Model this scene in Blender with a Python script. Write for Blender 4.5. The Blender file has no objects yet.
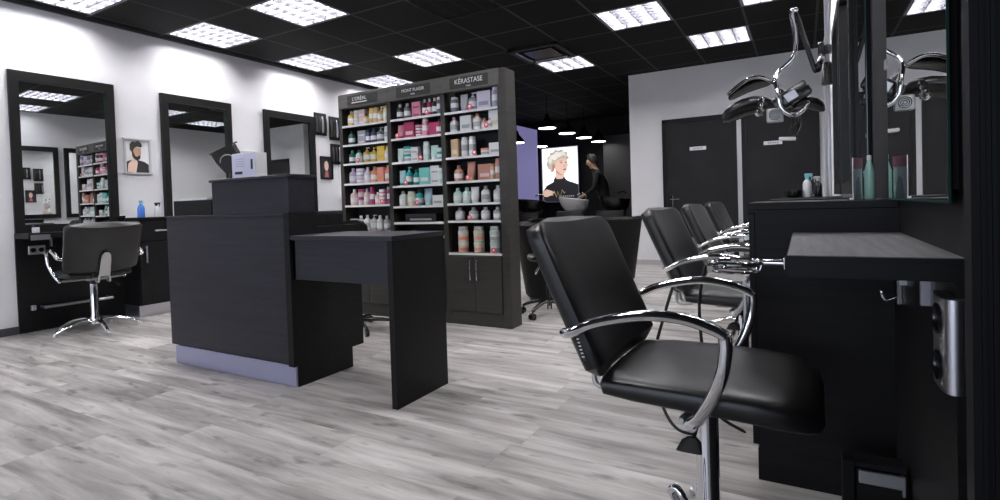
import bpy, bmesh, math, random
from mathutils import Vector, Matrix, Euler
random.seed(7)
sc = bpy.context.scene
COL = sc.collection
PI = math.pi
H = 0.89            # camera height
CEIL = 2.58
XL, XR = -5.28, 0.232
YB, YREAR, YF = 7.27, 10.6, -3.0

# ------------------------------------------------------------------ materials
def mat(name, col, rough=0.5, metal=0.0, spec=0.5, coat=0.0, emis=None, estr=0.0, trans=0.0):
    m = bpy.data.materials.new(name); m.use_nodes = True
    b = m.node_tree.nodes['Principled BSDF']
    b.inputs['Base Color'].default_value = (*col, 1)
    b.inputs['Roughness'].default_value = rough
    b.inputs['Metallic'].default_value = metal
    b.inputs['Specular IOR Level'].default_value = spec
    b.inputs['Coat Weight'].default_value = coat
    b.inputs['Transmission Weight'].default_value = trans
    if emis:
        b.inputs['Emission Color'].default_value = (*emis, 1)
        b.inputs['Emission Strength'].default_value = estr
    return m
def nd(m, t, **kw):
    n = m.node_tree.nodes.new(t)
    for k, v in kw.items(): setattr(n, k, v)
    return n
def lk(m, a, b): m.node_tree.links.new(a, b)
def grain(m, c1, c2, scale=(3, 40, 40), rough=None, bump=0.0):
    """stretched noise between two colours"""
    tc = nd(m, 'ShaderNodeTexCoord'); mp = nd(m, 'ShaderNodeMapping'); nz = nd(m, 'ShaderNodeTexNoise')
    mp.inputs['Scale'].default_value = scale
    nz.inputs['Scale'].default_value = 1.0; nz.inputs['Detail'].default_value = 5
    rp = nd(m, 'ShaderNodeValToRGB')
    rp.color_ramp.elements[0].position = .35; rp.color_ramp.elements[1].position = .7
    rp.color_ramp.elements[0].color = (*c1, 1); rp.color_ramp.elements[1].color = (*c2, 1)
    lk(m, tc.outputs['Object'], mp.inputs['Vector']); lk(m, mp.outputs['Vector'], nz.inputs['Vector'])
    lk(m, nz.outputs['Fac'], rp.inputs['Fac'])
    b = m.node_tree.nodes['Principled BSDF']
    lk(m, rp.outputs['Color'], b.inputs['Base Color'])
    if bump:
        bp = nd(m, 'ShaderNodeBump'); bp.inputs['Strength'].default_value = bump; bp.inputs['Distance'].default_value = .002
        lk(m, nz.outputs['Fac'], bp.inputs['Height']); lk(m, bp.outputs['Normal'], b.inputs['Normal'])
    return m
M = {}
M['wall'] = grain(mat('wall_paint', (.78, .78, .79), .7), (.71, .71, .73), (.75, .75, .765), (2, 2, 2))
M['darkwall'] = grain(mat('dark_wall_paint', (.012, .012, .014), .6, spec=.25), (.005, .005, .006), (.008, .008, .0095), (2, 2, 2))
M['blackpanel'] = grain(mat('black_panel', (.014, .014, .017), .5, spec=.2), (.005, .005, .006), (.009, .009, .011), (30, 30, 2))
M['wood'] = grain(mat('black_wood_laminate', (.02, .02, .024), .5, spec=.22), (.0045, .0043, .005), (.010, .0095, .0105), (2.5, 60, 60), bump=.08)
M['woodtop'] = grain(mat('dark_grey_wood_top', (.05, .05, .055), .4), (.11, .11, .115), (.19, .19, .195), (70, 4, 60), bump=.05)
M['deskwood'] = grain(mat('desk_laminate', (.03, .028, .04), .42, spec=.4), (.013, .012, .019), (.022, .0205, .031), (2.5, 40, 50), bump=.06)
M['tower'] = grain(mat('tower_laminate', (.06, .056, .05), .5), (.026, .0245, .021), (.038, .036, .031), (3, 3, 50))
M['tubleather'] = mat('matt_black_leather', (.008, .008, .008), .55, spec=.22)
M['nameboard'] = grain(mat('name_board_laminate', (.1, .1, .1), .4), (.085, .081, .072), (.12, .115, .10), (3, 3, 50))
M['leather'] = grain(mat('black_leather', (.018, .018, .019), .36, spec=.5), (.007, .007, .0073), (.013, .013, .0137), (14, 14, 14), bump=.06)
M['plastic'] = mat('black_plastic', (.008, .008, .009), .22, spec=.6)
M['rubber'] = mat('black_rubber', (.01, .01, .01), .6)
M['chrome'] = mat('chrome', (.83, .83, .86), .09, 1.0)
M['alu'] = mat('brushed_aluminium', (.62, .62, .66), .33, 1.0)
M['greymetal'] = mat('grey_cast_metal', (.5, .5, .5), .45, .7)
M['kick'] = mat('silver_kick_plate', (.40, .40, .56), .38, .35)
M['mirror'] = mat('mirror_glass', (.88, .90, .89), .0, 1.0)
M['glassedge'] = mat('green_glass_edge', (.012, .045, .038), .3, spec=.2)
M['white'] = mat('white_gloss', (.82, .82, .82), .3)
M['ceramic'] = mat('white_ceramic', (.78, .78, .8), .12)
M['lip'] = mat('shelf_lip', (.8, .8, .78), .4)
M['paper'] = mat('paper', (.85, .85, .85), .7)
M['lilacpaper'] = mat('pale_lilac_board', (.66, .64, .80), .6)
M['ink'] = mat('ink', (.02, .02, .025), .6)
M['greyink'] = mat('grey_ink', (.45, .45, .5), .6)
M['letter'] = mat('white_lettering', (.85, .85, .83), .5)
M['skin'] = mat('skin', (.62, .36, .26), .5)
M['skinpale'] = mat('pale_skin_print', (.80, .58, .48), .6)
M['skinshade'] = mat('skin_shadow_print', (.52, .30, .24), .6)
M['blond'] = mat('blond_print', (.70, .64, .52), .6)
M['blondlight'] = mat('light_blond_print', (.86, .83, .76), .6)
M['darkhair'] = mat('dark_hair', (.02, .017, .016), .55)
M['greyhair'] = mat('greying_hair', (.035, .033, .032), .6)
M['cloth'] = mat('black_cloth', (.012, .012, .013), .8)
M['lips'] = mat('lips_print', (.50, .14, .14), .6)
M['gold'] = mat('gold_print', (.80, .62, .28), .5)
M['greyframe'] = mat('silver_frame', (.55, .55, .57), .4, .2)
M['frame'] = mat('black_frame', (.006, .006, .006), .45, spec=.3)
M['blue'] = mat('blue_liquid', (.08, .22, .75), .2)
M['cyan'] = mat('cyan_plastic', (.25, .62, .72), .3)
M['baseboard'] = mat('dark_skirting', (.05, .05, .055), .5)
M['baseboard_light'] = mat('grey_skirting', (.42, .42, .42), .5)
M['tube'] = mat('fluorescent_tube', (1, 1, 1), .5, emis=(1.0, .98, 1.0), estr=60)
M['troffer'] = mat('troffer_reflector', (.30, .30, .33), .5, .0)
M['louver'] = mat('louver_blade', (.07, .07, .08), .45, .0, spec=.4)
M['lampglow'] = mat('lamp_glow', (1, 1, 1), .5, emis=(1, .98, .95), estr=9.0)
M['violet'] = mat('violet_wall_painted_light', (.10, .09, .20), .5, emis=(.22, .205, .42), estr=.42)  # softly lit wall, no lamp: violet light put into colour and emission
M['darkgreypanel'] = mat('dark_grey_partition', (.06, .06, .062), .5)

def floor_mat():
    m = mat('wood_plank_floor', (.4, .38, .36), .38)
    b = m.node_tree.nodes['Principled BSDF']
    geo = nd(m, 'ShaderNodeNewGeometry'); sep = nd(m, 'ShaderNodeSeparateXYZ')
    lk(m, geo.outputs['Position'], sep.inputs[0])
    def mth(op, a, b_=None, c=None):
        n = nd(m, 'ShaderNodeMath', operation=op)
        for i, v in enumerate((a, b_, c)):
            if v is None: continue
            if isinstance(v, (int, float)): n.inputs[i].default_value = v
            else: lk(m, v, n.inputs[i])
        return n.outputs[0]
    PW, PL = .19, 1.25
    v = mth('DIVIDE', sep.outputs['Y'], PW); row = mth('FLOOR', v); fv = mth('FRACT', v)
    wn = nd(m, 'ShaderNodeTexWhiteNoise', noise_dimensions='1D'); lk(m, row, wn.inputs['W'])
    u = mth('ADD', mth('DIVIDE', sep.outputs['X'], PL), mth('MULTIPLY', wn.outputs['Value'], 7.3))
    ci = mth('FLOOR', u); fu = mth('FRACT', u)
    cmb = nd(m, 'ShaderNodeCombineXYZ'); lk(m, ci, cmb.inputs[0]); lk(m, row, cmb.inputs[1])
    wn2 = nd(m, 'ShaderNodeTexWhiteNoise', noise_dimensions='2D'); lk(m, cmb.outputs[0], wn2.inputs['Vector'])
    # grain, offset per plank
    cv = nd(m, 'ShaderNodeCombineXYZ')
    lk(m, mth('ADD', mth('MULTIPLY', sep.outputs['X'], 1.25), mth('MULTIPLY', wn2.outputs['Value'], 40)), cv.inputs[0])
    lk(m, mth('MULTIPLY', sep.outputs['Y'], 11.0), cv.inputs[1])
    n1 = nd(m, 'ShaderNodeTexNoise'); n1.inputs['Scale'].default_value = 1.0; n1.inputs['Detail'].default_value = 7
    n1.inputs['Roughness'].default_value = .62; n1.inputs['Distortion'].default_value = .35
    lk(m, cv.outputs[0], n1.inputs['Vector'])
    cv3 = nd(m, 'ShaderNodeCombineXYZ')
    lk(m, mth('ADD', mth('MULTIPLY', sep.outputs['X'], 5.), mth('MULTIPLY', wn2.outputs['Value'], 13)), cv3.inputs[0])
    lk(m, mth('MULTIPLY', sep.outputs['Y'], 16.0), cv3.inputs[1])
    n3 = nd(m, 'ShaderNodeTexNoise'); n3.inputs['Scale'].default_value = 1.0; n3.inputs['Detail'].default_value = 3
    lk(m, cv3.outputs[0], n3.inputs['Vector'])
    rp = nd(m, 'ShaderNodeValToRGB'); cr = rp.color_ramp
    cr.elements[0].position = .28; cr.elements[0].color = (.165, .150, .140, 1)
    cr.elements[1].position = .66; cr.elements[1].color = (.66, .635, .605, 1)
    e = cr.elements.new(.48); e.color = (.42, .398, .378, 1)
    lk(m, n1.outputs['Fac'], rp.inputs['Fac'])
    # plank-to-plank tone
    tone = mth('ADD', mth('MULTIPLY', wn2.outputs['Value'], .26), .80)
    # knots: dark small blotches
    kn = nd(m, 'ShaderNodeMapRange'); kn.inputs['From Min'].default_value = .585; kn.inputs['From Max'].default_value = .72
    kn.inputs['To Min'].default_value = 1; kn.inputs['To Max'].default_value = .45
    lk(m, n3.outputs['Fac'], kn.inputs['Value'])
    # seams
    sv = mth('MINIMUM', fv, mth('SUBTRACT', 1, fv)); su = mth('MINIMUM', fu, mth('SUBTRACT', 1, fu))
    s1 = mth('GREATER_THAN', sv, .009); s2 = mth('GREATER_THAN', su, .0016)
    seam = mth('ADD', mth('MULTIPLY', mth('MULTIPLY', s1, s2), .12), .88)
    fac = mth('MULTIPLY', mth('MULTIPLY', tone, kn.outputs[0]), seam)
    vm = nd(m, 'ShaderNodeVectorMath', operation='SCALE'); lk(m, rp.outputs['Color'], vm.inputs[0]); lk(m, fac, vm.inputs['Scale'])
    lk(m, vm.outputs[0], b.inputs['Base Color'])
    rr = nd(m, 'ShaderNodeMapRange'); rr.inputs['To Min'].default_value = .28; rr.inputs['To Max'].default_value = .5
    lk(m, n1.outputs['Fac'], rr.inputs['Value']); lk(m, rr.outputs[0], b.inputs['Roughness'])
    bp = nd(m, 'ShaderNodeBump'); bp.inputs['Strength'].default_value = .12; bp.inputs['Distance'].default_value = .003
    lk(m, n1.outputs['Fac'], bp.inputs['Height']); lk(m, bp.outputs[0], b.inputs['Normal'])
    return m
M['floor'] = floor_mat()
GX0, GDX, GY0, GDY = -.445, .591, 2.27, .602
def ceil_mat():
    m = mat('ceiling_tiles', (.012, .012, .012), .8, spec=.15)
    b = m.node_tree.nodes['Principled BSDF']
    geo = nd(m, 'ShaderNodeNewGeometry'); sep = nd(m, 'ShaderNodeSeparateXYZ'); lk(m, geo.outputs['Position'], sep.inputs[0])
    def mth(op, a, b_=None):
        n = nd(m, 'ShaderNodeMath', operation=op)
        for i, v in enumerate((a, b_)):
            if v is None: continue
            if isinstance(v, (int, float)): n.inputs[i].default_value = v
            else: lk(m, v, n.inputs[i])
        return n.outputs[0]
    ds = []
    for o, g0, gd in ((sep.outputs['X'], GX0, GDX), (sep.outputs['Y'], GY0, GDY)):
        f = mth('FRACT', mth('DIVIDE', mth('SUBTRACT', o, g0), gd))
        ds.append(mth('MINIMUM', f, mth('SUBTRACT', 1, f)))
    g = mth('LESS_THAN', mth('MINIMUM', ds[0], ds[1]), .019)
    mx = nd(m, 'ShaderNodeMix', data_type='RGBA')
    mx.inputs['A'].default_value = (.006, .0058, .0058, 1); mx.inputs['B'].default_value = (.06, .057, .058, 1)
    lk(m, g, mx.inputs['Factor']); lk(m, mx.outputs['Result'], b.inputs['Base Color'])
    return m
M['ceiling'] = ceil_mat()
_cc = {}
def colour(name, rgb, rough=.35, metal=0):
    k = (name, rough)
    if k not in _cc: _cc[k] = mat(name.replace(' ', '_') + '_product', rgb, rough, metal)
    return _cc[k]

# ------------------------------------------------------------------ mesh helpers
def new(): return bmesh.new()
def box(bm, x0, x1, y0, y1, z0, z1, bev=0.0, seg=1):
    vs = [bm.verts.new((x, y, z)) for x in (x0, x1) for y in (y0, y1) for z in (z0, z1)]
    idx = [(0, 1, 3, 2), (4, 6, 7, 5), (0, 4, 5, 1), (2, 3, 7, 6), (0, 2, 6, 4), (1, 5, 7, 3)]
    fs = [bm.faces.new([vs[i] for i in f]) for f in idx]
    if bev > 0:
        es = list({e for f in fs for e in f.edges})
        bmesh.ops.bevel(bm, geom=es, offset=bev, segments=seg, affect='EDGES', profile=.5)
    return bm
def loft(bm, loops, cap=True, closed=False):
    rings = [[bm.verts.new(p) for p in lp] for lp in loops]
    n = len(rings[0])
    for a, b in zip(rings, rings[1:] + ([rings[0]] if closed else [])):
        for i in range(n):
            try: bm.faces.new((a[i], a[(i + 1) % n], b[(i + 1) % n], b[i]))
            except ValueError: pass
    if cap and not closed:
        for r, rev in ((rings[0], True), (rings[-1], False)):
            try: bm.faces.new(list(reversed(r)) if rev else r)
            except ValueError: pass
    return bm
def sloop(c, ax, ay, a, b, n=2.0, seg=20):
    """superellipse loop"""
    c, ax, ay = Vector(c), Vector(ax), Vector(ay); out = []
    for i in range(seg):
        t = 2 * PI * i / seg; ct, st = math.cos(t), math.sin(t)
        u = math.copysign(abs(ct) ** (2 / n), ct); v = math.copysign(abs(st) ** (2 / n), st)
        out.append(c + ax * (a * u) + ay * (b * v))
    return out
def lathe(bm, prof, c=(0, 0, 0), seg=20, axis=(0, 0, 1), cap=True):
    q = Vector((0, 0, 1)).rotation_difference(Vector(axis)); c = Vector(c)
    loops = [[c + q @ Vector((max(r, 1e-4) * math.cos(2 * PI * i / seg), max(r, 1e-4) * math.sin(2 * PI * i / seg), z)) for i in range(seg)] for r, z in prof]
    return loft(bm, loops, cap)
def cyl(bm, p0, p1, r0, r1=None, seg=16):
    p0, p1 = Vector(p0), Vector(p1); d = p1 - p0
    return lathe(bm, [(r0, 0), (r0 if r1 is None else r1, d.length)], p0, seg, d.normalized())
def smooth_path(pts, k=6):
    P = [Vector(p) for p in pts]
    if len(P) < 3: return P
    out = []
    for i in range(len(P) - 1):
        p0 = P[max(i - 1, 0)]; p1 = P[i]; p2 = P[i + 1]; p3 = P[min(i + 2, len(P) - 1)]
        for j in range(k):
            t = j / k
            out.append(.5 * ((2 * p1) + (p2 - p0) * t + (2 * p0 - 5 * p1 + 4 * p2 - p3) * t * t + (3 * p1 - p0 - 3 * p2 + p3) * t ** 3))
    out.append(P[-1]); return out
def tube(bm, pts, r, seg=10, k=6, flat=1.0, up=(0, 0, 1), taper=None):
    P = smooth_path(pts, k); loops = []; u = Vector(up)
    for i, p in enumerate(P):
        t = (P[min(i + 1, len(P) - 1)] - P[max(i - 1, 0)]).normalized()
        s = t.cross(u)
        if s.length < 1e-3: s = t.cross(Vector((1, 0, .01)))
        s.normalize(); w = s.cross(t).normalized()
        if i and s.dot(ps) < 0: s = -s; w = -w
        ps = s
        f = i / (len(P) - 1)
        rr = r if taper is None else r * (taper[0] + (taper[1] - taper[0]) * f)
        if i in (0, len(P) - 1): rr *= .6
        loops.append([p + s * (rr * flat * math.cos(2 * PI * j / seg)) + w * (rr * math.sin(2 * PI * j / seg)) for j in range(seg)])
    return loft(bm, loops)
def prism(bm, poly, fn, d0, d1):
    """poly: 2D points; fn(u, v, d) -> 3D"""
    a = [bm.verts.new(fn(u, v, d0)) for u, v in poly]; b = [bm.verts.new(fn(u, v, d1)) for u, v in poly]
    n = len(a); bm.faces.new(a); bm.faces.new(list(reversed(b)))
    for i in range(n): bm.faces.new((a[i], b[i], b[(i + 1) % n], a[(i + 1) % n]))
    return bm
def mesh_of(name, bm, m, smooth=False):
    bmesh.ops.recalc_face_normals(bm, faces=bm.faces)
    me = bpy.data.meshes.new(name); bm.to_mesh(me); bm.free()
    for x in (m if isinstance(m, (list, tuple)) else [m]): me.materials.append(x)
    if smooth:
        for p in me.polygons: p.use_smooth = True
        try: me.set_sharp_from_angle(angle=math.radians(38))
        except Exception: pass
    return me
def obj(name, bm, m, parent=None, smooth=False, label=None):
    me = mesh_of(name, bm, m, smooth) if isinstance(bm, bmesh.types.BMesh) else bm
    o = bpy.data.objects.new(name, me); COL.objects.link(o)
    if parent: o.parent = parent
    if label: o['label'] = label
    return o
def tag(o, label, cat, group=None, kind=None):
    o['label'] = label; o['category'] = cat
    if group: o['group'] = group
    if kind: o['kind'] = kind
    return o
def thing(name, label, cat, loc=(0, 0, 0), rz=0.0, group=None):
    o = bpy.data.objects.new(name, None); COL.objects.link(o); o.empty_display_size = .05
    o.location = loc; o.rotation_euler = (0, 0, rz)
    return tag(o, label, cat, group)
def struct(name, bm, m, parent=None):
    o = obj(name, bm, m, parent)
    if parent is None: o['kind'] = 'structure'
    return o
def dup(root, loc, rz, label, group=None, name=None):
    r = root.copy(); COL.objects.link(r); r.location = loc; r.rotation_euler = (0, 0, rz); r['label'] = label
    if name: r.name = name
    if group: r['group'] = group
    for ch in list(root.children):
        c = ch.copy(); COL.objects.link(c); c.parent = r
        for g in ch.children:
            d = g.copy(); COL.objects.link(d); d.parent = c
    return r
def text(s, size, m, parent, loc, rot, name='lettering', ext=.0006, align='CENTER', sx=1.0):
    cu = bpy.data.curves.new('t', 'FONT'); cu.body = s; cu.size = size; cu.align_x = align; cu.align_y = 'CENTER'; cu.extrude = ext
    t = bpy.data.objects.new('t', cu); COL.objects.link(t)
    bpy.context.view_layer.update()
    me = bpy.data.meshes.new_from_object(t.evaluated_get(bpy.context.evaluated_depsgraph_get()))
    bpy.data.objects.remove(t); bpy.data.curves.remove(cu)
    me.materials.clear(); me.materials.append(m); me.name = name
    o = obj(name, me, m, parent); o.location = loc; o.rotation_euler = rot; o.scale = (sx, 1, 1)
    return o

# ------------------------------------------------------------------ camera
yaw, pitch, roll, fpx = -.515624, -.0213207, -.0311686, 534.506
c_, s_, cp, sp = math.cos(yaw), math.sin(yaw), math.cos(pitch), math.sin(pitch)
fw = Vector((s_ * cp, c_ * cp, sp)); rt = Vector((c_, -s_, 0)); up = rt.cross(fw)
r2 = math.cos(roll) * rt + math.sin(roll) * up; u2 = -math.sin(roll) * rt + math.cos(roll) * up
cam = bpy.data.cameras.new('camera'); co = bpy.data.objects.new('camera', cam); COL.objects.link(co)
mw = Matrix.Identity(4)
for i in range(3): mw[i][0] = r2[i]; mw[i][1] = u2[i]; mw[i][2] = -fw[i]
mw[0][3], mw[1][3], mw[2][3] = 0, 0, H
co.matrix_world = mw
cam.sensor_width = 36; cam.lens = fpx / 1000 * 36; cam.shift_y = -(250 - 215.127) / 1000; cam.clip_start = .02
sc.camera = co

# ------------------------------------------------------------------ room shell
def sbox(name, m, *a, bev=0, parent=None): return struct(name, box(new(), *a, bev=bev), m, parent)
sbox('floor', M['floor'], XL - .1, XR + .1, YF, YREAR + .1, -.1, 0)
sbox('wall_left', M['wall'], XL - .1, XL, YF, YB, 0, CEIL + .15)
sbox('wall_left_rear', M['darkwall'], XL - .1, XL, YB, YREAR + .1, 0, CEIL + .15)
sbox('wall_right', M['blackpanel'], XR, XR + .1, YF, 2.93, 0, CEIL + .15)
sbox('wall_right_rear', M['wall'], XR, XR + .1, 2.93, YB + .1, 0, CEIL + .15)
sbox('wall_back', M['wall'], -2.04, XR + .1, YB, YB + .12, 0, CEIL + .0)
sbox('wall_recess_side', M['darkwall'], -2.04, -1.94, YB + .12, YREAR + .1, 0, CEIL)
sbox('wall_recess_back', M['darkwall'], XL, -1.94, YREAR, YREAR + .1, 0, CEIL)
# shop front behind the camera: low sill, header and mullions round open glazing
b = new(); box(b, XL, XR, YF - .12, YF, 0, .25); box(b, XL, XR, YF - .12, YF, 2.35, CEIL + .15)
struct('wall_front', b, M['wall'])
b = new()
for x in (XL, -3.45, -1.62, XR - .06): box(b, x, x + .06, YF - .08, YF - .02, .25, 2.35)
struct('window_1', b, M['frame'])

LIGHTS = [(7, 1), (7, -1), (5, 1), (7, 3), (5, 4), (7, 5), (3, 2), (1, 4), (3, 6), (0, 6), (-1, 4),
          (5, -2), (3, -1), (1, 1), (1, -2), (-1, 1)]  # this row: fixtures out of view, added to light the room
b = new()
xs = sorted({XL, XR} | {GX0 - GDX * k for k in range(-1, 9) if XL < GX0 - GDX * k < XR})
ys = sorted({YF, YREAR} | {GY0 + GDY * k for k in range(-12, 16) if YF < GY0 + GDY * k < YREAR})
holes = set()
for i, j in LIGHTS: holes.add((round(GX0 - GDX * (i + .5), 2), round(GY0 + GDY * (j + .5), 2)))
for x0, x1 in zip(xs, xs[1:]):
    for y0, y1 in zip(ys, ys[1:]):
        if (round((x0 + x1) / 2, 2), round((y0 + y1) / 2, 2)) in holes: continue
        v = [b.verts.new(p) for p in ((x0, y0, CEIL), (x0, y1, CEIL), (x1, y1, CEIL), (x1, y0, CEIL))]
        b.faces.new(v)
bmesh.ops.remove_doubles(b, verts=b.verts, dist=1e-4)
r = bmesh.ops.solidify(b, geom=b.faces[:], thickness=.02) if False else None
me = bpy.data.meshes.new('ceiling'); b.to_mesh(me); b.free(); me.materials.append(M['ceiling'])
o = bpy.data.objects.new('ceiling', me); COL.objects.link(o); o['kind'] = 'structure'
sbox('ceiling_slab', M['darkwall'], XL - .1, XR + .1, YF - .12, YREAR + .1, CEIL + .15, CEIL + .2)

sbox('baseboard_left', M['baseboard'], XL, XL + .012, YF, 1.74, 0, .06)
sbox('baseboard_left_rear', M['baseboard'], XL, XL + .012, 4.75, YB, 0, .06)
sbox('baseboard_back', M['baseboard_light'], -2.04, -1.62, YB - .012, YB, 0, .07)
sbox('trim_1', M['baseboard'], XL, XL + .02, YF, YB, CEIL - .025, CEIL)
# end panel of the right-hand station (grooved, full height) beside the camera
b = new(); box(b, .168, XR, .80, .83, 0, CEIL)
for x in (.176, .186): box(b, x, x + .004, .796, .801, 0, CEIL)
struct('trim_2', b, M['blackpanel'])
sbox('trim_3', M['blackpanel'], XR - .012, XR, .99, 1.09, 0, CEIL)

# doors in the back wall
def door(n, x0, x1, hinge_right, plate):
    b = new(); fr = .045; zt = 1.925
    box(b, x0, x0 + fr, YB - .03, YB, 0, zt); box(b, x1 - fr, x1, YB - .03, YB, 0, zt); box(b, x0, x1, YB - .03, YB, zt - fr, zt)
    d = struct('door_%d' % n, box(new(), x0 + fr, x1 - fr, YB - .016, YB, .01, zt - fr), M['doorleaf'])
    f = obj('door_frame', b, M['frame'], d)
    hx = x0 + .10 if hinge_right else x1 - .10
    b = new(); box(b, hx - .02, hx + .02, YB - .024, YB - .016, .77, .93, .004)
    h = obj('handle_plate', b, M['chrome'], d)
    b = new(); tube(b, [(hx, YB - .02, .88), (hx, YB - .06, .88), (hx + .03, YB - .065, .88), (hx + .11, YB - .065, .878)], .009)
    obj('door_handle', b, M['chrome'], h, True)
    b = new(); box(b, plate - .1, plate + .1, YB - .02, YB - .016, 1.50, 1.545)
    p = obj('sign_plate', b, M['paper'], d)
    b = new()
    for k in range(5): box(b, plate - .055 + k * .024, plate - .038 + k * .024, YB - .0212, YB - .02, 1.513, 1.532)
    obj('sign_lettering', b, M['greyink'], p)
    return d
M['doorleaf'] = grain(mat('charcoal_door', (.028, .028, .030), .55, spec=.25), (.012, .012, .013), (.017, .017, .0185), (3, 3, 3))
door(1, -1.605, -.70, True, -1.16)
door(2, -.645, .185, False, -.30)

# ------------------------------------------------------------------ ceiling lights
def troffer(i, j, label):
    x1 = GX0 - GDX * i; x0 = x1 - GDX; y0 = GY0 + GDY * j; y1 = y0 + GDY
    cx, cy = (x0 + x1) / 2, (y0 + y1) / 2; hx, hy = GDX / 2 - .006, GDY / 2 - .006
    t = thing('ceiling_light', label, 'ceiling light', (cx, cy, CEIL), 0, 'square louvred ceiling lights')
    if 'proto' in troffer.__dict__:
        COL.objects.unlink(t); bpy.data.objects.remove(t)
        return dup(troffer.proto, (cx, cy, CEIL), 0, label)
    b = new(); box(b, -hx, hx, -hy, hy, .07, .078)
    for s in (-1, 1):
        box(b, s * hx - .006, s * hx + .006, -hy, hy, 0, .078); box(b, -hx, hx, s * hy - .006, s * hy + .006, 0, .078)
    obj('housing', b, M['troffer'], t)
    n = 4
    for k in range(n):
        x = -hx + (k + .5) * 2 * hx / n
        obj('tube', cyl(new(), (x, -hy + .02, .045), (x, hy - .02, .045), .014, seg=8), M['tube'], t, True)
    b = new()
    for k in range(1, n):
        x = -hx + k * 2 * hx / n; prism(b, [(x - .012, .045), (x + .012, .045), (x + .003, .0), (x - .003, .0)], lambda u, v, d: (u, d, v), -hy, hy)
    for k in range(1, 7):
        y = -hy + k * 2 * hy / 7; box(b, -hx, hx, y - .005, y + .005, .002, .028)
    box(b, -hx, -hx + .018, -hy, hy, 0, .006); box(b, hx - .018, hx, -hy, hy, 0, .006)
    box(b, -hx, hx, -hy, -hy + .018, 0, .006); box(b, -hx, hx, hy - .018, hy, 0, .006)
    obj('louver', b, M['louver'], t)
    troffer.proto = t
    return t
LL = {(7, 1): 'square louvred ceiling light above the second framed mirror, along the white wall',
      (7, -1): 'louvred ceiling light in the top left corner, over the portrait of the man',
      (5, 1): 'louvred ceiling light one row in from the wall, cut by the top edge',
      (7, 3): 'square louvred ceiling light along the white wall above the third framed mirror',
      (5, 4): 'square louvred ceiling light in front of the product shelves, above the middle sign',
      (7, 5): 'square louvred ceiling light at the wall just behind the left product sign',
      (3, 2): 'large bright louvred ceiling light, cut by the top edge over the product shelves',
      (1, 4): 'brightest louvred ceiling light in the middle of the room, above the near chair',
      (3, 6): 'louvred ceiling light just behind the square air vent',
      (0, 6): 'louvred ceiling light closest to the white wall with the doors',
      (-1, 4): 'louvred ceiling light at the very top edge above the hood dryer',
      (5, -2): 'added unseen louvred ceiling light behind the camera, row in from the left wall',
      (3, -1): 'added unseen louvred ceiling light above the floor before the reception desk',
      (1, 1): 'added unseen louvred ceiling light overhead, between desk and nearest chair',
      (1, -2): 'added unseen louvred ceiling light behind the camera near the shop front',
      (-1, 1): 'added unseen louvred ceiling light overhead, above the nearest wall mirror'}
for ij in LIGHTS: troffer(*ij, LL[ij])

# air vent cassette
cx, cy = GX0 - GDX * 3.5, GY0 + GDY * 5.5 - .05
t = thing('ceiling_vent', 'dark square air vent set in the black ceiling beside a louvred light', 'air vent', (cx, cy, CEIL - .03))
b = new()
for s in (-1, 1):
    box(b, s * .27 - .03, s * .27 + .03, -.3, .3, 0, .03, .004); box(b, -.3, .3, s * .27 - .03, s * .27 + .03, 0, .03, .004)
obj('frame', b, M['frame'], t)
b = new(); box(b, -.17, .17, -.17, .17, .004, .03, .004)
obj('grille_panel', b, M['plastic'], t)
b = new(); box(b, -.235, -.215, -.22, .2, -.004, .006); box(b, -.2, .2, .215, .235, -.004, .006)
obj('air_flap', b, M['greymetal'], t)

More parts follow.
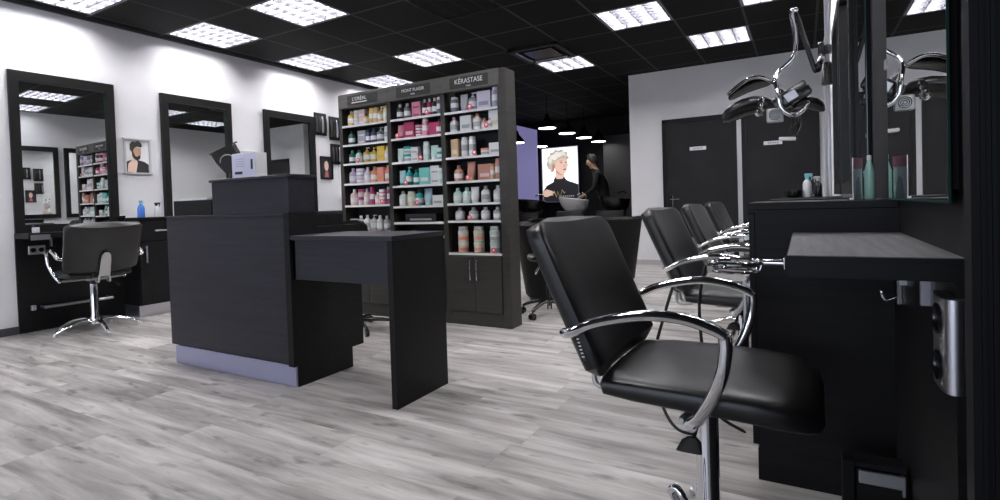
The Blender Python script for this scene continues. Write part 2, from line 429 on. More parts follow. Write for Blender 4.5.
# ------------------------------------------------------------------ styling chair (faces +X)
def chair_proto():
    t = thing('styling_chair', 'nearest styling chair, black leather with chrome arms, beside the near worktop', 'chair', (0, 0, 0), 0)
    # seat: lofted along X with a waterfall front
    L = []
    for f, (x, a, bz, cz, n) in enumerate([(-.208, .165, .006, .455, 2.4), (-.205, .187, .022, .455, 3), (-.195, .203, .030, .455, 3.6), (-.12, .213, .033, .456, 4.2), (.0, .217, .034, .455, 4.4),
                                      (.12, .217, .036, .452, 4.2), (.18, .212, .038, .446, 3.6), (.222, .196, .036, .438, 3.2), (.242, .17, .028, .430, 2.8), (.250, .135, .012, .424, 2.4)]):
        L.append(sloop((x, 0, cz), (0, 1, 0), (0, 0, 1), a, bz, n, 40))
    obj('seat', loft(new(), L), M['leather'], t, True)
    # backrest
    L = []; h = .412; N = 16; ang0 = math.radians(21.5)
    def path(v):
        s = v * h; a = ang0 + .10 * (v - .5)
        return Vector((-.222 - s * math.sin(a) + .012 * math.sin(v * PI) * -1, 0, .468 + s * math.cos(a)))
    for i in range(N + 1):
        v = i / N; p = path(v); q = path(min(v + .01, 1)) - path(max(v - .01, 0)); q.normalize(); nrm = Vector((q.z, 0, -q.x))
        e = 1.0
        if v > .82: e = (1 - ((v - .82) / .183) ** 2.9) ** (1 / 2.9)
        if v < .12: e = .86 + .14 * (1 - ((.12 - v) / .12) ** 2) ** .5
        a = .234 * e * (1 + .05 * v)
        tk = .036 * (1 if .04 < v < .93 else .5 + .5 * (min(v, 1 - v) / .05 if min(v, 1 - v) < .05 else 1))
        if i in (0, N): tk = .010; a *= .96
        lp = sloop(p, (0, 1, 0), nrm, a, tk, 4.0, 40)
        lp = [w + nrm * (.030 * (w.y / .222) ** 2) for w in lp]
        L.append(lp)
    obj('backrest', loft(new(), L), M['leather'], t, True)
    for s in (-1, 1):
        b = new(); tube(b, [(-.262, s * .06, .54), (-.245, s * .06, .475), (-.215, s * .06, .435), (-.15, s * .06, .425)], .007)
        obj('back_strut', b, M['rubber'], t, True)
    # rear chrome bracket plate behind the backrest
    b = new(); L = []
    for z, a, bb in ((.44, .036, .005), (.50, .034, .006), (.56, .033, .006), (.60, .028, .006), (.62, .014, .004)):
        xx = -.245 - (z - .44) * .42 - .035
        L.append(sloop((xx, 0, z), (0, 1, 0), (1, 0, 0), a, bb, 3, 16))
    loft(b, L)
    for s in (-1, 1): tube(b, [(-.278, s * .030, .45), (-.27, s * .036, .40), (-.2, s * .036, .402)], .007)
    obj('back_bracket', b, M['greymetal'], t, True)
    # arms
    for s in (-1, 1):
        y = s * .262
        b = new()
        tube(b, [(-.268, y * .9, .584), (-.245, y, .592), (-.18, y * 1.02, .622), (-.08, y * 1.02, .645), (.0, y, .644), (.06, y, .628), (.086, y, .614)], .0118, 12, 6, 1.35)
        tube(b, [(.082, y, .619), (.083, y, .585), (.074, y * .985, .535), (.052, y * .93, .48), (.024, y * .86, .43), (.004, y * .80, .408)], .0105, 12, 6, 1.25, up=(0, 1, 0))
        lathe(b, [(.001, -.008), (.013, -.006), (.013, .008), (.001, .012)], (.004, y * .80, .405), 12, (0, 1, 0))
        obj('armrest', b, M['chrome'], t, True)
    b = new(); tube(b, [(-.018, -.20, .408), (-.01, -.1, .405), (-.01, .1, .405), (-.018, .20, .408)], .009)
    box(b, -.10, .10, -.07, .07, .398, .424, .006)
    obj('seat_frame', b, M['greymetal'], t, True)
    # column
    b = new(); lathe(b, [(.033, .05), (.033, .10), (.027, .115), (.027, .365), (.022, .368)], seg=24)
    obj('column', b, M['chrome'], t, True)
    b = new(); lathe(b, [(.012, .36), (.031, .362), (.031, .385), (.02, .388), (.02, .40), (.01, .402)], seg=20)
    obj('column_collar', b, M['plastic'], t, True)
    # pump lever
    b = new(); tube(b, [(.0, -.02, .402), (.0, -.10, .380), (-.003, -.15, .355)], .005)
    L = []
    for f, a in ((0, .010), (.25, .021), (1, .028)):
        L.append(sloop((-.005 - f * .006, -.152 - f * .012, .356 - f * .030), (1, 0, .0), (0, 1, 0), a, .006, 3, 12))
    loft(b, L)
    obj('lever', b, M['rubber'], t, True)
    # five star base
    for k in range(5):
        a = 2 * PI * k / 5 + math.radians(36); d = Vector((math.cos(a), math.sin(a), 0))
        b = new(); up_ = Vector((0, 0, 1))
        tube(b, [d * .02 + up_ * .07, d * .08 + up_ * .088, d * .16 + up_ * .078, d * .24 + up_ * .05, d * .29 + up_ * .026], .013, 10, 6, 1.3, taper=(1.2, .75))
        lg = obj('base_leg', b, M['chrome'], t, True)
        b = new(); lathe(b, [(.013, 0), (.015, .006), (.013, .018), (.006, .024)], d * .285, 12)
        obj('foot', b, M['alu'], lg, True)
    return t
ch = chair_proto(); ch.location = (-.215, 1.385, 0); ch.rotation_euler = (0, 0, math.radians(-1))
G = 'chrome-armed styling chairs'
dup(ch, (-.245, 2.60, 0), math.radians(-3), 'second styling chair in the row, next behind the nearest one', G)
dup(ch, (-.30, 3.80, 0), math.radians(-2), 'third styling chair in the row, half hidden before the first door', G)
dup(ch, (-.33, 5.00, 0), math.radians(-5), 'farthest styling chair of the row, standing near the white strip between the doors', G)
ch['group'] = G
dup(ch, (-4.85, 2.06, 0), math.radians(171), 'black styling chair seen from behind, facing the framed mirror by the portrait', G)
dup(ch, (-4.80, 4.28, 0), math.radians(186), 'styling chair mostly hidden behind the reception desk, under the third framed mirror', G)
b = new(); prism(b, [(-.006, -.03), (.006, -.03), (.006, .03), (-.006, .03)], lambda u, v, d: Vector((-.232 + u - .30 * v, d, .552 + v)), -.2365, -.2345)
lt = obj('maker_tag', b, M['plastic'], ch)
b = new()
for k in range(6):
    v0 = -.022 + k * .008
    prism(b, [(-.003, v0), (.003, v0 + .001), (.003, v0 + .004), (-.003, v0 + .003)], lambda u, v, d: Vector((-.232 + u - .30 * v, d, .552 + v)), -.2372, -.2364)
obj('tag_lettering', b, M['letter'], lt)
b = new(); tube(b, [(-.01, -.03, .10), (-.045, -.09, .16), (-.062, -.12, .205), (-.045, -.13, .218), (-.028, -.13, .19), (-.015, -.06, .09)], .009); obj('foot_pedal', b, M['chrome'], ch, True)

# ------------------------------------------------------------------ stations
def niche(loc, rz, width, depth, label, outlet_y, foot, wt_m='woodtop', lowpanel=True):
    """local +x points out of the wall, y along it"""
    t = thing('wall_worktop', label, 'worktop', loc, rz)
    box_ = new(); box(box_, .0, depth, -width / 2, width / 2, .736, .775)
    obj('tabletop', box_, M['wood'], t)
    b = new(); box(b, .0, depth - .002, -width / 2 + .001, width / 2 - .001, .7752, .7765); obj('top_surface', b, M[wt_m], t)
    b = new(); box(b, 0, .014, -width / 2, width / 2, 0, .736)
    obj('back_panel', b, M['wood'], t)
    for s in (-.2, .2):
        b = new(); box(b, .014, .03, s * width - .006, s * width + .006, .66, .736)
        obj('bracket', b, M['alu'], t)
    return t
def outlet(loc, rz, label):
    t = thing('power_outlet', label, 'power outlet', loc, rz, 'steel double outlets')
    b = new(); L = [sloop((0.012, 0, z), (1, 0, 0), (0, 1, 0), .017, .055, 3.2, 24) for z in (-.078, .078)]
    loft(b, L); obj('housing', b, M['alu'], t, True)
    for z in (-.04, .04):
        b = new(); lathe(b, [(.026, 0), (.026, .004), (.022, .004), (.021, .001), (.001, .001)], (.028, .01, z), 20, (1, 0, 0)); obj('socket', b, M['plastic'], t, True)
    return t
def cabinet(loc, rz, width, depth, label, group='low black cabinets between the stations'):
    t = thing('low_cabinet', label, 'cabinet', loc, rz, group)
    b = new(); box(b, 0, depth - .02, -width / 2, width / 2, .10, .845); obj('body', b, M['wood'], t)
    b = new(); box(b, 0, depth, -width / 2, width / 2, .845, .868, .002); obj('top', b, M['wood'], t)
    b = new(); box(b, 0, depth - (.05 if rz == 0 else .016), -width / 2 + .002, width / 2 - .002, 0, .10); obj('plinth', b, M['alu'] if rz == 0 else M['wood'], t)
    b = new(); box(b, depth - .02, depth - .002, -width / 2 + .004, width / 2 - .004, .66, .835, .002); d = obj('drawer', b, M['wood'], t)
    b = new(); box(b, depth + .012, depth + .022, -.07, .07, .742, .754, .002); box(b, depth - .002, depth + .014, -.06, -.05, .744, .752); box(b, depth - .002, depth + .014, .05, .06, .744, .752)
    obj('handle', b, M['alu'], d)
    b = new(); box(b, depth - .02, depth - .002, -width / 2 + .004, width / 2 - .004, .11, .652, .002); d = obj('door', b, M['wood'], t)
    yy = -width / 2 + .05 if rz == 0 else width / 2 - .05
    b = new(); box(b, depth + .012, depth + .022, yy - .006, yy + .006, .47, .62, .002); box(b, depth - .002, depth + .014, yy - .004, yy + .004, .48, .49); box(b, depth - .002, depth + .014, yy - .004, yy + .004, .60, .61)
    obj('handle', b, M['alu'], d)
    return t
# right-hand row (rotated so that local +x is -X)
niche((XR, 1.483, 0), PI, .69, .26, 'thick dark worktop fixed to the black wall beside the nearest chair', 0, 0)
cabinet((XR, 2.015, 0), PI, .37, .382, 'black cabinet between the near worktop and the second chair')
YN = [2.62, 3.82, 5.02]
niche((XR, 2.615, 0), PI, .82, .25, 'dark wall worktop before the second styling chair', 0, 0)
cabinet((XR, 3.215, 0), PI, .37, .382, 'black cabinet between the second and third chairs')
niche((XR, 3.815, 0), PI, .82, .25, 'dark wall worktop before the third styling chair', 0, 0)
cabinet((XR, 4.415, 0), PI, .37, .382, 'black cabinet beside the third chair, below the hood dryer')
niche((XR, 5.015, 0), PI, .82, .25, 'dark wall worktop before the farthest chair of the row', 0, 0)
outlet((XR - .006, 1.165, .632), PI, 'steel double outlet under the near worktop, at the right edge')
# hook
t = thing('bag_hook', 'short chrome hook under the near worktop', 'hook', (XR - .014, 1.69, .60))
b = new(); box(b, -.012, 0, -.006, .006, 0, .10, .002); obj('hook_plate', b, M['chrome'], t)
b = new(); tube(b, [(-.01, 0, .02), (-.035, 0, .01), (-.045, 0, .035)], .004); obj('hook_arm', b, M['chrome'], t, True)
# footrest
t = thing('footrest', 'black footrest box with a steel plate, low in the bottom right corner', 'footrest', (.105, 1.60, 0))
b = new(); box(b, 0, .104, .0, .05, 0, .195, .003); obj('box', b, M['wood'], t)
b = new(); box(b, -.028, -.002, -.008, .05, 0, .214, .002); box(b, -.002, .105, -.008, .05, .200, .214, .002); obj('side_plate', b, M['blackpanel'], t)
b = new(); box(b, .006, .10, -.014, -.002, .162, .196, .002); box(b, .094, .10, -.016, 0, .148, .197); obj('kick_strip', b, M['alu'], t)
# ring holder for hair dryer on near worktop edge (far end)
t = thing('dryer_holder', 'chrome ring holder sticking out from the front edge of the near worktop', 'holder', (-.032, 1.24, .750))
b = new()
P = [Vector((-.095 + .052 * math.cos(a), .0 + .052 * math.sin(a), .0)) for a in [2 * PI * k / 24 for k in range(25)]]
tube(b, P, .0045, 8, 1)
P = [Vector((-.095 + .046 * math.cos(a), .0 + .046 * math.sin(a), -.018)) for a in [2 * PI * k / 24 for k in range(25)]]
tube(b, P, .003, 8, 1)
for a in (0, 2.1, 4.2): tube(b, [(-.095 + .052 * math.cos(a), .052 * math.sin(a), 0), (-.095 + .046 * math.cos(a), .046 * math.sin(a), -.018)], .003)
tube(b, [(-.045, 0, 0), (-.02, 0, .0), (-.003, 0, .0)], .006)
obj('ring', b, M['chrome'], t, True)
b = new(); box(b, -.004, -.001, -.018, .018, -.012, .012, .001); obj('mounting_plate', b, M['chrome'], t)

# mirrors
def frameless(y0, y1, label, x=XR):
    t = thing('wall_mirror', label, 'mirror', (x, 0, 0))
    b = new(); box(b, -.018, -.013, y0, y1, .872, 2.3); obj('mirror_glass', b, M['mirror'], t)
    b = new()
    box(b, -.0183, -.0145, y0 - .002, y0, .868, 2.304); box(b, -.0183, -.0145, y1, y1 + .002, .868, 2.304); box(b, -.0183, -.0145, y0 - .003, y1 + .003, .867, .872)
    obj('glass_edge', b, M['glassedge'], t)
    b = new(); box(b, -.013, 0, y0 + .02, y1 - .02, .89, 2.28); obj('backing', b, M['blackpanel'], t)
    return t
frameless(1.158, 1.875, 'frameless mirror above the near worktop, reflecting the hood dryer')
frameless(2.46, 2.90, 'frameless mirror beyond the chrome pole, above the second worktop')
t = thing('mirror_rail', 'slim chrome vertical rail at the edge of the near mirror', 'rail', (XR - .008, 1.892, .868))
b = new(); cyl(b, (0, 0, 0), (0, 0, CEIL - .868), .007); obj('rod', b, M['chrome'], t, True)
b = new(); box(b, -.014, .008, -.008, .008, .37, .40, .003); obj('clip', b, M['greymetal'], t)
def framed(loc, rz, label, w=.712, z0=.776, z1=2.037, tilt=0.0):
    t = thing('framed_mirror', label, 'mirror', loc, rz, 'black framed wall mirrors')
    b = new(); f = .062; T = .035; ft = .075
    box(b, 0, T, -w / 2, -w / 2 + f, z0, z1); box(b, 0, T, w / 2 - f, w / 2, z0, z1)
    box(b, 0, T, -w / 2 + f, w / 2 - f, z0, z0 + f); box(b, 0, T, -w / 2 + f, w / 2 - f, z1 - ft, z1)
    obj('frame', b, M['frame'], t)
    b = new(); box(b, .006, .014, -w / 2 + f, w / 2 - f, z0 + f, z1 - ft); g = obj('mirror_glass', b, M['mirror'], t)
    b = new()
    box(b, .0142, .0152, w / 2 - f - .003, w / 2 - f, z0 + f, z1 - ft)
    obj('glass_edge', b, M['glassedge'], t)
    return t
framed((XL, 2.09, 0), math.radians(-1.95), 'black framed mirror nearest the left edge, behind the lone styling chair')
framed((XL, 3.205, 0), 0, 'black framed mirror between the portrait and the reception screen')
framed((XL, 4.318, 0), 0, 'black framed mirror farthest along the white wall, beside the swatch boards')
framed((XR, 3.335, 0), PI, 'black framed mirror on the opposite wall, nearest behind the frameless ones', w=.78, z0=.885)
framed((XR, 4.16, 0), PI, 'black framed mirror on the opposite wall, seen edge on beside the chrome pole', z0=.885)

# left wall stations
for k, (y0_, y1_) in enumerate(((1.73, 2.469), (2.861, 3.584), (3.976, 4.684))):
    y = (y0_ + y1_) / 2
    lab = ['dark wall worktop below the framed mirror nearest the left edge', 'dark wall worktop hidden behind the reception desk, second mirror', 'dark wall worktop below the third framed mirror'][k]
    t = niche((XL, y, 0), 0, y1_ - y0_, .26, lab, 0, 0, 'wood')
    b = new(); box(b, .264, .268, -.36, -.24, .725, .765); obj('edge_trim', b, M['alu'], t)
    b = new(); cyl(b, (.10, -.24, .19), (.10, .24, .19), .012); box(b, .014, .11, -.235, -.225, .182, .198); box(b, .014, .11, .225, .235, .182, .198)
    obj('foot_bar', b, M['alu'], t, True)
    box_ = new(); box(box_, .014, .05, -.30, -.27, .17, .21, .003); obj('bar_mount', box_, M['alu'], t)
for y, lab in ((2.665, 'black cabinet with alu handles beside the lone styling chair'), (3.78, 'black cabinet under the white picture frame, behind the reception desk'), (4.88, 'black cabinet at the far end below the swatch boards')):
    cabinet((XL, y, 0), 0, .39, .30, lab)
t = thing('wall_socket', 'small grey outlet on the black panel under the nearest left mirror', 'power outlet', (XL + .014, 1.86, .64))
b = new(); box(b, 0, .012, -.055, .055, -.035, .035, .004); obj('cover_plate', b, M['greymetal'], t)
b = new()
for y in (-.026, .026): lathe(b, [(.018, 0), (.018, .003), (.015, .003), (.014, .0005), (.001, .0005)], (.012, y, 0), 16, (1, 0, 0))
obj('socket', b, M['plastic'], t)

# ------------------------------------------------------------------ small things on the counters
def bottle_spray(loc, label, body_m, top_m, h=.15, r=.024, rz=0):
    t = thing('spray_bottle', label, 'spray bottle', loc, rz)
    b = new(); lathe(b, [(r * .92, 0), (r, .006), (r, h * .55), (r * .75, h * .68), (r * .4, h * .74), (r * .4, h * .78)]); obj('bottle', b, body_m, t, True)
    b = new(); lathe(b, [(r * .5, h * .77), (r * .5, h * .87), (r * .3, h * .88)]); box(b, -.016, .034, -.009, .009, h * .87, h, .003)
    tube(b, [(.022, 0, h * .88), (.03, 0, h * .80), (.024, 0, h * .72)], .0035); obj('trigger_head', b, top_m, t, True)
    return t
ZC = .868
bottle_spray((XL + .17, 2.56, ZC), 'cyan and blue spray bottle on the counter beside the lone chair', M['blue'], M['cyan'], .15, .028)
bottle_spray((XL + .17, 2.69, ZC), 'black trigger sprayer on the counter by the second mirror', M['white'], M['plastic'], .13, .022, .6)
t = thing('brush_cup', 'small black cup on the worktop under the portrait of the man', 'cup', (XL + .12, 2.42, .776))
b = new(); lathe(b, [(.016, 0), (.03, .004), (.012, .03), (.012, .07), (.034, .10), (.034, .112), (.030, .112), (.002, .08)]); obj('bowl', b, M['plastic'], t, True)
t = thing('product_jar', 'small pale jar at the left end of the worktop below the nearest left mirror', 'jar', (XL + .10, 1.83, .776))
b = new(); lathe(b, [(.022, 0), (.024, .004), (.024, .04), (.02, .045)]); obj('jar_body', b, M['ceramic'], t, True)
b = new(); lathe(b, [(.025, .044), (.025, .06), (.001, .061)]); obj('lid', b, M['plastic'], t, True)
bottle_spray((.03, 4.42, ZC), 'white and blue spray bottle on the cabinet left of the chrome pole', M['white'], M['cyan'], .17, .028)
bottle_spray((.10, 4.52, ZC), 'black sprayer with pale trigger beside the foot of the chrome pole', M['plastic'], M['greymetal'], .15, .026, 2.5)
t = thing('styling_bowl', 'low black bowl on the cabinet beside the white and blue bottle', 'bowl', (-.055, 4.38, ZC))
b = new(); lathe(b, [(.03, 0), (.055, .012), (.06, .05), (.056, .05), (.05, .016), (.001, .01)]); obj('bowl_body', b, M['plastic'], t, True)
t = thing('lotion_bottle', 'tall mint green bottle on the near cabinet by the chrome rail', 'bottle', (.192, 2.12, ZC))
b = new(); lathe(b, [(.013, 0), (.015, .005), (.015, .09), (.007, .12), (.006, .128)]); obj('bottle_body', b, colour('mint green', (.45, .75, .62)), t, True)
b = new(); lathe(b, [(.007, .127), (.007, .142), (.001, .143)]); obj('cap', b, M['white'], t, True)

t = thing('counter_card', 'small upright card with a pink banner on the near cabinet, beside the mint bottle', 'card', (.158, 2.10, ZC), math.radians(62))
b = new(); box(b, -.03, .03, .0, .003, 0, .135); obj('card_board', b, M['paper'], t)
b = new(); box(b, -.03, .03, .003, .012, 0, .006); obj('card_foot', b, M['paper'], t)
b = new(); prism(b, [(-.022, .0), (.02, .0), (.015, .05), (.004, .075), (-.012, .06)], lambda u, v, d: (u, d, v), -.001, -.0002); obj('printed_figure', b, M['greyink'], t)
b = new(); box(b, -.03, .03, -.001, -.0002, .10, .135); obj('printed_banner', b, colour('pink', (.74, .26, .36)), t)
# hair swatch boards, frames, rack on the left wall beyond the third mirror
def swatch_board(loc, w, h, label, kx):
    t = thing('hanging_swatch_board', label, 'swatch board', loc, 0)
    b = new(); box(b, 0, .02, -w / 2, w / 2, -h / 2, h / 2, .003); obj('board', b, M['frame'], t)
    for k in range(kx):
        b = new(); y = -w / 2 + (k + .5) * w / kx
        tube(b, [(.022, y, h * .36), (.034, y, h * .1), (.030, y, -h * .38)], .011, 8, 4, 1.2, taper=(.8, 1.2))
        obj('hair_swatch', b, [M['greyhair'], M['darkhair'], M['alu'], M['rubber']][k % 4], t, True)
    return t
swatch_board((XL, 4.78, 1.96), .19, .28, 'black hair swatch board right of the third framed mirror', 4)
swatch_board((XL, 5.02, 1.93), .19, .30, 'upper swatch board nearest the product shelves', 4)
swatch_board((XL, 5.02, 1.60), .17, .26, 'lower swatch board nearest the product shelves', 3)

def portrait(name, label, loc, rz, w, h, build, frame_m, depth=.02, lip=None):
    t = thing(name, label, 'picture', loc, rz)      # local: picture faces -Y, x right, z up from the bottom
    b = new(); fw_ = .014
    box(b, -w / 2, -w / 2 + fw_, -depth, 0, 0, h, .001); box(b, w / 2 - fw_, w / 2, -depth, 0, 0, h, .001)
    box(b, -w / 2 - (lip or 0), w / 2 + (lip or 0), -depth, 0, 0, fw_, .001); box(b, -w / 2 - (lip or 0), w / 2 + (lip or 0), -depth, 0, h - fw_, h, .001)
    obj('frame', b, frame_m, t)
    build(t, w - 2 * fw_, h - 2 * fw_, fw_)
    return t
def flat(parent, name, m, pts, w, h, z0, lay):
    b = new(); prism(b, [((u - .5) * w, z0 + v * h) for u, v in pts], lambda u, v, d: (u, d, v), -.004 - lay * .0012, -.004 - lay * .0012 - .001)
    return obj(name, b, m, parent)
def ell(cx, cy, a, b_, n=20, t0=0, t1=2 * PI): return [(cx + a * math.cos(t0 + (t1 - t0) * i / n), cy + b_ * math.sin(t0 + (t1 - t0) * i / n)) for i in range(n)]
def man(t, w, h, z0):
    flat(t, 'print', M['paper'], [(0, 0), (1, 0), (1, 1), (0, 1)], w, h, z0, 0)
    flat(t, 'printed_jacket', M['ink'], [(.02, 0), (.98, 0), (.97, .26), (.80, .34), (.56, .38), (.30, .40), (.06, .34), (.0, .30)], w, h, z0, 1)
    flat(t, 'printed_chest', M['skinpale'], [(.06, .02), (.42, .0), (.50, .30), (.46, .42), (.28, .40), (.10, .26)], w, h, z0, 2)
    flat(t, 'printed_face', M['skin'], [(.26, .50), (.34, .42), (.48, .40), (.60, .46), (.66, .60), (.64, .74), (.34, .78), (.27, .66)], w, h, z0, 3)
    flat(t, 'printed_beard', M['darkhair'], [(.25, .66), (.28, .50), (.36, .41), (.48, .37), (.60, .42), (.63, .52), (.56, .535), (.50, .49), (.41, .50), (.35, .58), (.31, .68)], w, h, z0, 4)
    flat(t, 'printed_hair', M['darkhair'], [(.17, .72), (.18, .86), (.28, .95), (.42, .93), (.52, .98), (.66, .92), (.71, .82), (.64, .78), (.50, .80), (.38, .76), (.30, .66), (.22, .64)], w, h, z0, 5)
# left wall pictures face +X: rotate local -Y to +X  => rz = +90deg
portrait('framed_picture', 'framed portrait of a dark-haired bearded man between the first two mirrors', (XL, 2.632, 1.262), PI / 2, .225, .325, man, M['greyframe'], .02, .008)
def blue_print(t, w, h, z0):
    flat(t, 'print', M['paper'], [(0, 0), (1, 0), (1, 1), (0, 1)], w, h, z0, 0)
    flat(t, 'printed_figure', M['ink'], [(.55, .12), (.9, .12), (.9, .55), (.75, .68), (.6, .55)], w, h, z0, 1)
portrait('framed_picture', 'white framed picture half hidden beside the third mirror', (XL, 3.74, 1.29), PI / 2, .20, .27, blue_print, M['white'], .02)
def face_small(t, w, h, z0):
    flat(t, 'print', M['ink'], [(0, 0), (1, 0), (1, 1), (0, 1)], w, h, z0, 0)
    flat(t, 'printed_face', M['skinpale'], ell(.5, .6, .20, .24), w, h, z0, 1)
    flat(t, 'printed_shirt', M['lips'], [(.3, .05), (.7, .05), (.62, .34), (.4, .34)], w, h, z0, 2)
portrait('framed_picture', 'small black framed face picture under the swatch boards', (XL, 4.86, 1.27), PI / 2, .20, .29, face_small, M['frame'], .02)
# small rack with bottles on the wall by the shelves
t = thing('wall_rack', 'small wall rack left of the product shelves', 'rack', (XL, 5.16, 1.0))
b = new(); box(b, 0, .012, -.08, .08, 0, .5); obj('back_plate', b, M['white'], t)
for z in (.02, .22): 
    b = new(); box(b, 0, .09, -.08, .08, z, z + .008); obj('shelf', b, M['white'], t)

# ------------------------------------------------------------------ product shelves
TY, TYB = 3.30, 3.47
TX = [(-3.39, -2.865), (-2.865, -2.345), (-2.345, -1.80)]
tower = thing('product_shelf', 'three bay dark product shelf unit with name boards, full of bottles', 'shelf unit', (0, TY, 0))
D = .155
b = new()
for x0, x1 in ((-3.415, -3.375), (-2.885, -2.845), (-2.36, -2.32), (-1.865, -1.80)): box(b, x0, x1, 0, D, 0, 1.845 if x0 > -3 else 1.845, .002)
obj('upright', b, M['tower'], tower)
obj('back_panel', box(new(), -3.375, -1.865, D - .012, D, .0, 1.80), M['frame'], tower)
for n, (x0, x1) in enumerate(((-3.375, -2.885), (-2.845, -2.36), (-2.32, -1.865))):
    b = new(); box(b, x0 - .02, x1 + .02, -.012, .04, 1.728, 1.845, .002); f = obj('name_board', b, M['nameboard'], tower)
    cx = (x0 + x1) / 2
    b = new(); box(b, cx - .165, cx + .165, -.0135, -.012, 1.742, 1.825); obj('sign_plate', b, [M['tower'], M['tower'], M['tower']][n], f)
    R = (PI / 2, 0, 0)
    if n == 0:
        text("L'ORÉAL", .042, M['letter'], f, (cx - .03, -.0145, 1.792), R); obj('sign_underline', box(new(), cx - .115, cx + .055, -.0155, -.0135, 1.760, 1.768), M['letter'], f)
    if n == 1:
        text("MONT PLAISIR", .034, M['letter'], f, (cx + .0, -.0145, 1.790), R); text("PARIS", .016, M['letter'], f, (cx + .0, -.0145, 1.758), R)
    if n == 2:
        text("KÉRASTASE", .050, M['letter'], f, (cx, -.0145, 1.790), R, sx=.95); text("PARIS", .016, M['letter'], f, (cx, -.0145, 1.753), R)
    SH = [[1.583, 1.424, 1.266, 1.098, .915, .70], [1.583, 1.430, 1.243, 1.057, .895, .767, .66], [1.580, 1.433, 1.245, 1.066, .903, .774, .535]][n]
    for z in SH:
        s = obj('shelf_board', box(new(), x0, x1, .004, D - .012, z - .012, z), M['tower'], tower)
        obj('price_rail', box(new(), x0, x1, -.003, .004, z - .016, z + .001), M['lip'], s)
    # base cabinet with two doors
    bz = .52 if n == 2 else .64
    obj('base_plinth', box(new(), x0, x1, .005, D - .012, 0, .10), M['tower'], tower)
    xm = (x0 + x1) / 2
    for s, (a, c) in ((-1, (x0 + .004, xm - .0015)), (1, (xm + .0015, x1 - .004))):
        d = obj('cabinet_door', box(new(), a, c, -.008, .010, .105, bz - .008, .0015), M['tower'], tower)
        hx = xm + s * .028
        b = new(); tube(b, [(hx, -.010, .34), (hx, -.030, .345), (hx, -.032, .41), (hx, -.030, .475), (hx, -.010, .48)], .0045); obj('handle', b, M['chrome'], d, True)

ORD = ['top', 'second', 'third', 'fourth', 'fifth', 'sixth', 'lowest']
CN = {'gold': (.72, .48, .12), 'yellow': (.80, .58, .10), 'cream': (.80, .70, .50), 'dark green': (.03, .14, .10), 'grey': (.45, .46, .47), 'navy': (.05, .06, .16),
      'white': (.82, .82, .82), 'mint': (.50, .74, .66), 'lilac': (.58, .48, .62), 'pale lilac': (.72, .66, .78), 'orange': (.78, .32, .14), 'coral': (.80, .32, .24),
      'pale pink': (.80, .58, .58), 'pink': (.74, .26, .36), 'magenta': (.45, .05, .18), 'silver': (.62, .62, .62), 'black': (.02, .02, .02), 'crimson': (.45, .04, .12),
      'pale mint': (.60, .76, .70), 'teal': (.02, .36, .36), 'turquoise': (.20, .66, .60), 'pale blue': (.45, .66, .72), 'tan': (.66, .46, .28), 'copper': (.55, .27, .20),
      'violet grey': (.38, .36, .48), 'smoky grey': (.18, .18, .22), 'green': (.12, .45, .30)}
_pm = {}
def product(shape, col, w, h, loc, label, group, cap='white', stack=False):
    key = (shape, col, cap, round(w, 3), round(h, 3))
    kinds = {'bottle': 'shampoo_bottle', 'pump': 'pump_bottle', 'tube': 'cream_tube', 'box': 'product_box', 'jar': 'product_jar', 'tall': 'spray_can'}
    if key in _pm:
        o = dup(_pm[key], loc, 0, label, group)
        return o
    m = colour(col, CN[col]); cm = colour(cap, CN[cap]); r = w / 2; b = new(); c = None
    band = None
    if shape == 'bottle':
        lathe(b, [(r * .9, 0), (r, .004), (r, h * .62), (r * .8, h * .72), (r * .4, h * .80)], seg=14)
        c = lathe(new(), [(r * .42, h * .79), (r * .42, h * .98), (r * .3, h)], seg=12)
        band = lathe(new(), [(r * 1.02, h * .18), (r * 1.02, h * .48)], seg=14)
    elif shape == 'pump':
        lathe(b, [(r * .92, 0), (r, .004), (r, h * .64), (r * .5, h * .74)], seg=14)
        c = lathe(new(), [(r * .36, h * .73), (r * .36, h * .82), (r * .14, h * .83), (r * .14, h * .94)], seg=10); box(c, -r * .2, r * .9, -r * .2, r * .2, h * .93, h)
        band = lathe(new(), [(r * 1.02, h * .2), (r * 1.02, h * .5)], seg=14)
    elif shape == 'tube':
        loft(b, [sloop((0, 0, z), (1, 0, 0), (0, 1, 0), a, bb, 2.2, 14) for z, a, bb in ((h * .16, r * .8, r * .7), (h * .4, r * .95, r * .6), (h, r, .002))])
        c = lathe(new(), [(r * .76, 0), (r * .76, h * .17)], seg=14)
    elif shape == 'box':
        dd = min(r * .6, .03); box(b, -r, r, -dd, dd, 0, h, .001); c = box(new(), -r * .7, r * .7, -dd - .001, -dd - .0001, h * .2, h * .42)
    elif shape == 'jar':
        lathe(b, [(r * .9, 0), (r, .003), (r, h * .68)], seg=16); c = lathe(new(), [(r * 1.04, h * .66), (r * 1.04, h * .98), (r * .9, h)], seg=16); band = lathe(new(), [(r * 1.02, h * .15), (r * 1.02, h * .45)], seg=16)
    elif shape == 'tall':
        lathe(b, [(r * .95, 0), (r, .004), (r, h * .8), (r * .9, h * .83)], seg=14); c = lathe(new(), [(r * .86, h * .82), (r * .86, h * .97), (r * .6, h)], seg=14)
        band = lathe(new(), [(r * 1.02, h * .3), (r * 1.02, h * .6)], seg=14)
    o = obj(kinds[shape], b, m, None, True); o.location = loc
    tag(o, label, {'bottle': 'bottle', 'pump': 'bottle', 'tube': 'tube', 'box': 'box', 'jar': 'jar', 'tall': 'spray can'}[shape], group)
    obj('printed_band' if shape == 'box' else 'cap', c, cm, o, True)
    if band: obj('label_band', band, (colour('coral', CN['coral']) if w == .078 else colour('white', CN['white'])) if col != 'white' else colour('grey', CN['grey']), o, True)
    _pm[key] = o
    return o
